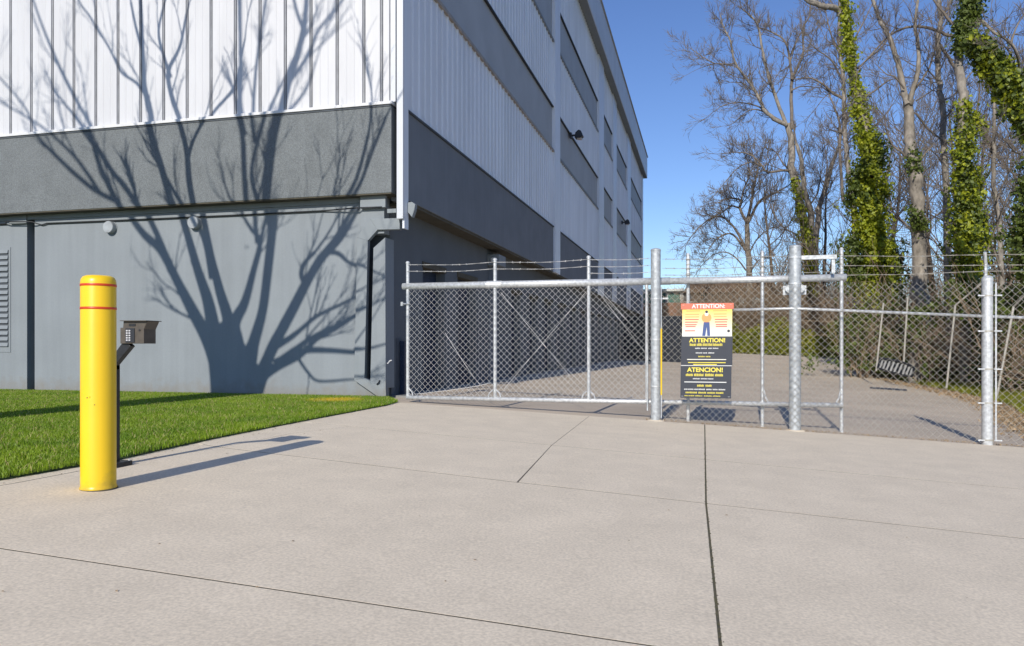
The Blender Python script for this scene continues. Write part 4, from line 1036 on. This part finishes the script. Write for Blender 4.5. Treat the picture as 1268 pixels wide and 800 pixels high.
# T7 leaning ivy tree at the right edge
d = 22
T7 = limb_tree('ivy_tree', 'heavy leaning trunk under dark ivy reaching in from the right edge above the fence', 'tree', gpt(1290,d), [
 ([(1296,385),(1292,300),(1286,220),(1278,165),(1262,130),(1243,100),(1222,75),(1197,52)],20,7,0),
 ([(1252,110),(1262,85),(1255,60),(1240,45)],4,1.5,.8),
 ([(1280,170),(1262,190),(1245,175)],3.5,1,.9),
 ([(1250,60),(1258,35),(1268,18)],3,1.2,.9)], d, GRP, twigs=1.3, tl=1.2, rmin=.005)
pv = ivy_pts([(1200,52,7),(1218,68,11),(1236,88,13),(1252,108,14),(1268,138,14),(1283,170,13)], d-.2, 60)
leaves('ivy', 'ivy_dark', T7, pv, 5600, .13); leaves('ivy', 'ivy', T7, pv, 3400, .13)
pv = ivy_pts([(1288,190,14),(1278,240,18),(1276,290,20),(1280,350,22)], d-.3, 40)
leaves('ivy', 'ivy_dark', T7, pv, 5200, .13)
# T6
d = 30
limb_tree('slender_tree', 'thin dark tree with bare side shoots right of the second ivy trunk', 'tree', gpt(1240,d), [
 ([(1242,380),(1237,275),(1230,227),(1231,180),(1231,140),(1230,90)],6.5,3,1.0),
 ([(1234,250),(1248,215),(1262,195)],2.4,.9,.9),
 ([(1232,190),(1218,165),(1211,140)],2.4,.9,.9),
 ([(1231,150),(1245,125),(1250,100)],2,.9,.9),
 ([(1243,345),(1222,290),(1190,255)],3,1.4,.6),
 ([(1215,330),(1238,270),(1252,235)],2.6,1.2,.5)], d, GRP, twigs=.9, tl=1.6, rmin=.007)
# procedural trees farther back
def wild_tree(x, y, H, r, lean, lab):
    z = ground(x, y); T_ = thing('bare_tree', lab, 'tree', (x, y, z), 'bare trees farther back in the wood')
    tk = Tubes(); br = Tubes(); n = 9; P = [np.array([x,y,z-.3])]; dd = unit(np.array([lean[0], lean[1], 1.]))
    for i in range(n): dd = unit(dd+rdir()*.07+np.array([0,0,.05])); P.append(P[-1]+dd*H/n)
    R = np.linspace(r, r*.22, n+1); tk.tube(*smooth_path(P, R, 2), 7); tk.build('trunk', 'bark_dark', T_)
    for c in range(npr.randint(16, 21)):
        t = npr.uniform(.28, .98); i = min(n-1, int(t*n)); q_ = P[i]+(P[i+1]-P[i])*npr.uniform()
        shoot(br, q_, unit(np.array([npr.normal(), npr.normal(), 1.1])), H*.33*(1.2-t*.6), R[i]*.42, 2, 4, .16, .2, .75, 6, .009)
    br.build('branches', 'twig', T_)['kind'] = 'stuff'
spots = [(9.5,68,15),(12.5,62,17),(15,70,18),(16,58,17),(19,62,19),(21,54,17),(23,64,20),(14,48,14),(19,46,17),(24,48,18),(17.5,40,14),(22,40,16),(27,44,19),(15.5,34,11),(20,34,14),(25,36,17),(29,38,18),(13,39,11),(6.5,72,13)]
WL = ['thin bare background tree just right of the three stemmed tree, far off', 'thin bare background tree seen between the three stemmed tree and the bright ivy column',
 'tall thin bare tree far behind the bright ivy column', 'bare background tree just behind the forked gray trunk', 'tall bare background tree between forked trunk and slender gray tree',
 'bare background tree behind the second ivy trunk', 'tallest bare tree at the very back, behind the second ivy trunk', 'mid distance bare tree close behind the forked gray trunk',
 'mid distance bare tree behind the slender gray tree', 'bare tree at back behind the thin dark tree', 'mid distance bare tree behind the left side of the second ivy trunk',
 'mid distance bare tree behind the thin dark tree', 'bare tree near the right edge, behind the leaning ivy trunk', 'short bare tree just behind the second ivy trunk',
 'bare tree behind the thick fence corner post at right', 'bare tree at the right edge of the wood above the fence', 'farthest right bare tree, beyond the edge of the picture',
 'short bare tree behind the gap right of the forked trunk', 'farthest left background tree, thin and bare behind the three stemmed tree']
for i, (x, y, H) in enumerate(spots):
    wild_tree(x, y, H*npr.uniform(.85,1.1), .13+.006*H*npr.uniform(.6,1.3), (npr.normal()*.06, npr.normal()*.06), WL[i])
# ------------------------------------------------------------------ brush, hedge, litter, bank grass
def thicket(name, label, cat, N, region, hr, d_r=.012, m='twig', fan=.6):
    tb = Tubes(); cxs = []
    for _ in range(N):
        x, y = region(); z = ground(x, y)-.05; h = npr.uniform(*hr); P = [np.array([x,y,z])]; dd = unit(np.array([npr.normal()*fan, npr.normal()*fan, 1.]))
        for i in range(5): dd = unit(dd+rdir()*.33+np.array([0,0,-.07*i])); P.append(P[-1]+dd*h/5)
        tb.tube(P, np.linspace(d_r, d_r*.35, 6), 3)
        for c in range(3):
            i = npr.randint(1,5); q_ = P[i]; d2 = unit(rdir()+np.array([0,0,.5])); tb.tube([q_, q_+d2*h*.15+rdir()*.04, q_+d2*h*.3+np.array([0,0,.04])], [d_r*.5,d_r*.4,d_r*.25], 3)
    o = tb.build(name, m); tag(o, label, cat, kind='stuff'); return o
def reg_right():
    while True:
        y = npr.uniform(14, 46); x = xedge(y)+npr.uniform(2.2, 9)
        if x < 26: return x, y
def reg_far():
    return npr.uniform(-1, 16), npr.uniform(66, 74)
M['brush'] = mat('brush_stem', (.36,.27,.18), .9, var=.3, scale=2, col2=(.17,.12,.08))
thicket('bramble_thicket', 'dense brown bramble thicket on the bank behind the right hand fence', 'brush', 8500, reg_right, (1.6,3.3), .012, 'brush')
thicket('bramble_thicket', 'far brown brush below the bare trees at the end of the lane', 'brush', 4200, reg_far, (3.2,6.6), .022, 'brush')
def leafcloud(name, label, cat, region, N, size, m):
    V = []
    c = np.array([region() for _ in range(N)]); s = npr.uniform(.5,1.2,(N,1))*size
    a = npr.normal(size=(N,3)); a /= np.linalg.norm(a,axis=1,keepdims=True); b = np.cross(a, npr.normal(size=(N,3))); b /= np.linalg.norm(b,axis=1,keepdims=True)
    V = np.stack([c-a*s*.5, c+b*s*.4, c+a*s*.5], 1).reshape(-1,3); F = np.arange(N*3).reshape(-1,3)
    return tag(fastmesh(name, V, F, m), label, cat, kind='stuff')
def hedge_r():
    x = npr.uniform(1, 12.5); y = 63.4+npr.uniform(0, 3.5); t = npr.uniform()
    return (x, y, gbase(x,y)+t*(2.3+.5*math.sin(x*1.3)+.4*math.sin(x*3.1+y)))
leafcloud('hedge', 'yellow green hedge bank across the far end of the lane', 'hedge', hedge_r, 26000, .22, 'bankgrass')
def brushleaf():
    x, y = reg_right(); return (x, y, ground(x,y)+npr.uniform(.1,2.8))
leafcloud('bramble_leaves', 'brown and olive leaves caught in the bramble thicket on the bank', 'brush', brushleaf, 30000, .11, 'leaf_litter')
leafcloud('bramble_foliage', 'olive evergreen undergrowth low among the trees on the bank', 'undergrowth', lambda: (lambda p: (p[0]+1, p[1], ground(*p)+npr.uniform(0,1)**1.6*2.8))(reg_right()), 22000, .13, 'ivy_dark')
def litter():
    y = npr.uniform(12.6, 50)**1.0; x = xedge(y)+npr.normal()*.28+.25; z = max(ground(x,y), gbase(x,y)-.004)+npr.uniform(0,.05)
    return (x, y, z)
leafcloud('leaf_litter', 'dry tan leaves gathered along the right edge of the asphalt', 'leaves', litter, 16000, .10, 'leaf_litter')
def litter2():
    x = npr.uniform(-.9, 5); return (x, 12.17+abs(npr.normal())*.07, gbase(x,12.2)+npr.uniform(-.002,.02))
leafcloud('leaf_litter', 'dry leaves and crumbs caught along the foot of the fence', 'leaves', litter2, 900, .03, 'leaf_litter')
def bx_(y, N):
    e = np.array([xedge(v) for v in y]); return e+npr.uniform(.45, 4.2, N)
def bz(x, y): return np.array([ground(a, b) for a, b in zip(x, y)])-.03
o = blades(42000, bx_, (12.6, 48), (.10,.34), (.006,.014), bz, 'bank_grass', 'bankgrass', .8)
tag(o, 'rough green grass on the bank beside the asphalt lane', 'grass', kind='stuff')
thicket('sapling_thicket', 'tall brown sapling thicket filling the gaps between the trunks of the wood', 'brush', 900, lambda: (npr.uniform(10.5,24), npr.uniform(34,60)), (4,9), .03, 'brush', .25)
thicket('sapling_thicket', 'fine twiggy brown saplings below the bare spreading tree', 'brush', 420, lambda: (npr.uniform(5.5,16), npr.uniform(66,80)), (5,11), .04, 'brush', .25)
for (px_, dd_, hz, rr, nl, lab) in ((1066,36,3.6,1.3,2600,'olive evergreen bush left of the foot of the bright ivy column'),(1112,35,4.4,1.1,2400,'olive evergreen bush between the bright ivy column and the forked trunk'),(1152,31,3.4,.8,1300,'small olive bush right of the forked trunk'),(1222,27,3.6,1.0,2200,'olive evergreen bush right of the second ivy trunk'),(1262,23,3.0,.9,2000,'dark evergreen bush at the right edge behind the fence')):
    x_, y_ = gpt(px_, dd_); z_ = ground(x_, y_)
    b_ = thing('evergreen_bush', lab, 'bush', (x_, y_, z_), 'evergreen bushes among the trunks')
    tb = Tubes()
    for _ in range(26): shoot(tb, np.array([x_+npr.normal()*.2, y_+npr.normal()*.2, z_-.05]), unit(np.array([npr.normal()*.35, npr.normal()*.35, 1.])), hz*npr.uniform(.6,1.05), .022, 1, 4, .1, .2, .7, 5, .005)
    tb.build('stems', 'brush', b_)['kind'] = 'stuff'
    pts_ = [(x_+npr.normal()*rr*.5, y_+npr.normal()*rr*.5, z_+hz*t_, rr*.42*npr.uniform(.5,1.2)) for t_ in npr.uniform(.1,1,34)]
    leaves('foliage', 'ivy_dark', b_, pts_, nl, .15)
# ================================================================== the tree behind the camera that throws the shadow on the wall
d0 = 8.0
def back(px, py, w_, D):
    p = onY(px, py, YW); r = ray(px, py); dep = p.y/r[1]
    t = D/SD.y; q_ = Vector(p)-SD*t; return np.array(q_), (w_*.5 if w_ > 32 else w_*.56)*dep/930
ST = [  # points (px,py,width), swing, twig density
 ([(294,488,70),(292,470,66),(288,450,56),(284,430,44),(283,412,36)],0,0),
 ([(274,482,30),(266,446,18),(255,416,16),(239,386,14),(222,353,11),(208,325,10)],.6,.25),
 ([(210,328,11),(197,307,9.5),(178,290,8),(160,265,7),(147,240,6.5),(134,210,6),(122,165,5),(108,140,4.5),(85,95,4),(62,40,3.2),(45,-10,2.6)],1.0,.5),
 ([(209,325,8),(193,287,7),(180,262,6.5),(165,240,6.5),(152,225,6),(130,190,5),(100,150,3.5)],.6,.5),
 ([(160,262,6),(135,250,5),(115,235,5),(90,212,4.5),(60,180,3.2),(40,140,2.6),(0,95,2)],1.3,.8),
 ([(138,252,5),(118,222,4.4),(100,200,3.6),(60,165,2.6),(0,130,1.8)],1.5,.8),
 ([(270,450,22),(265,415,20),(258,375,15),(245,335,11),(232,290,9),(224,262,9),(212,220,8.5),(200,180,8),(196,150,7.5),(188,115,7),(186,70,6),(184,20,5),(180,-30,4)],-.5,.45),
 ([(278,430,20),(283,400,16),(272,360,12),(262,320,9),(252,270,8),(246,236,8),(243,200,7),(234,165,6),(222,130,6),(218,100,5.5),(232,70,4),(240,30,3)],-.9,.6),
 ([(262,345,7),(256,310,6),(250,290,5.5),(240,270,5),(228,250,4.5)],-1,.5),
 ([(243,215,5),(250,190,4.5),(260,170,4),(275,148,3.8),(295,125,3.6),(303,105,3),(312,60,2)],-1.2,.7),
 ([(221,108,5),(212,80,4),(206,50,3.4),(215,10,2.5)],-1.0,.8),
 ([(290,440,24),(291,400,14),(303,375,11),(314,335,8),(322,300,6.5),(312,285,5)],.4,.5),
 ([(310,345,6),(320,310,5),(328,275,4.5)],.4,.4),
 ([(302,470,30),(314,425,15),(325,385,12),(331,340,12),(336,295,12),(340,255,12),(343,225,12),(348,185,12),(356,150,11),(366,110,9),(376,80,8),(385,40,7),(388,-10,5)],.2,.35),
 ([(337,290,8),(330,262,7),(322,230,5),(328,195,4.5),(338,160,5),(345,140,5)],.5,.5),
 ([(362,118,6),(378,98,5),(392,75,4.5),(402,50,4),(430,15,3.4),(445,-15,3)],.8,.7),
 ([(350,165,6),(365,150,4),(385,125,3.6),(395,100,3)],.9,.7),
 ([(384,50,5),(376,30,4),(370,5,3.4)],.4,.7),
 ([(312,484,30),(326,458,16),(335,436,14),(347,412,13),(363,382,12),(380,349,11),(397,321,10),(410,307,9),(425,290,7),(440,265,5),(455,240,4.6),(470,200,4),(486,160,3.6)],-.6,.5),
 ([(378,351,7),(373,340,6),(377,326,5),(390,312,4)],-.6,.2),
 ([(400,314,6),(415,295,5),(430,270,5),(450,235,4.6),(465,180,3.8)],-.9,.6),
 ([(305,306,4),(306,306,4)],0,0),
 ([(318,478,14),(330,462,12),(348,452,8),(372,440,6.5),(392,420,5),(415,408,4),(440,392,3),(452,388,2.5)],-1.0,.9),
 ([(339,450,8),(356,442,8),(378,434,7),(408,434,6),(436,436,5),(452,436,3.4)],-1.3,1.0),
 ([(343,428,8),(360,418,6),(376,405,5),(393,391,4.4),(420,378,3.6),(440,368,3)],-.7,.9),
 ([(345,448,8),(369,430,6),(390,416,5),(418,402,4.2),(440,390,3.4)],-1.0,.9),
 ([(370,445,4),(382,462,3.4),(395,472,3),(432,470,2.4)],-1.3,.8),
 ([(404,312,6),(419,314,5),(432,325,4),(455,335,3)],-.7,.8),
 ([(270,415,6),(250,400,4),(232,392,3)],1.0,.6),
 ([(242,400,5),(235,380,3),(222,365,2.4)],1.2,.6),
 ([(313,180,7),(306,140,6),(307,100,6),(306,60,5),(306,0,4)],.7,.6),
 ([(318,300,5),(314,240,7),(312,190,7)],.7,.1),
 ([(186,75,4),(178,45,3.4),(172,15,3)],-.6,.7),
 ([(196,140,4),(180,115,3.5),(160,100,3),(145,70,2.6),(120,30,2.4)],-.3,.8),
 ([(325,100,4),(330,60,4),(338,10,3.6)],.4,.8),
 ([(326,190,5),(322,150,4.6),(325,100,4)],.4,.3),
]
tk = Tubes(); br = Tubes()
T_ = thing('lawn_tree', 'bare many stemmed lawn tree left of the camera whose shadow falls on the gray wall', 'tree', tuple(back(292,488,10,d0)[0][:2])+(LZ,))
for li, (pts, sw, dens) in enumerate(ST):
    P = []; R = []
    for i, (x, y, w_) in enumerate(pts):
        hgt = (488-y)/488; q_, r_ = back(x, y, w_, d0+sw*hgt*2.6+.12*math.sin(i*1.7+li)); P.append(q_); R.append(r_)
    if li == 0:
        b0 = P[0].copy(); b0[2] = LZ-.2; mid = P[0].copy(); mid[2] = LZ+1.5; m0 = P[0].copy(); m0[2] = LZ+.35
        P = [b0, m0, mid]+P; R = [R[0]*.95, R[0]*.82, R[0]*.74]+R
    P, R = smooth_path(P, R, 4); (tk if li == 0 else br).tube(P, R, 14 if li == 0 else 8)
    if dens:
        L = np.linalg.norm(np.diff(P, axis=0), axis=1).sum()
        for _ in range(int(L*1.3*dens)+1):
            t = npr.uniform(.25, 1); i = min(len(P)-2, int(t*(len(P)-1))); ax = unit(P[i+1]-P[i])
            shoot(br, P[i], unit(ax*1.1+rdir()*.75+np.array([0,0,.35])), npr.uniform(.5,1.5), min(R[i]*.5, .022), 2, 4, .16, .16, .5, 3, .0045)
        shoot(br, P[-1], unit(P[-1]-P[-2]), 1.3, R[-1]*.9, 2, 4, .1, .16, .5, 4, .003)
tk.build('trunk', 'bark', T_); br.build('branches', 'bark', T_)['kind'] = 'stuff'
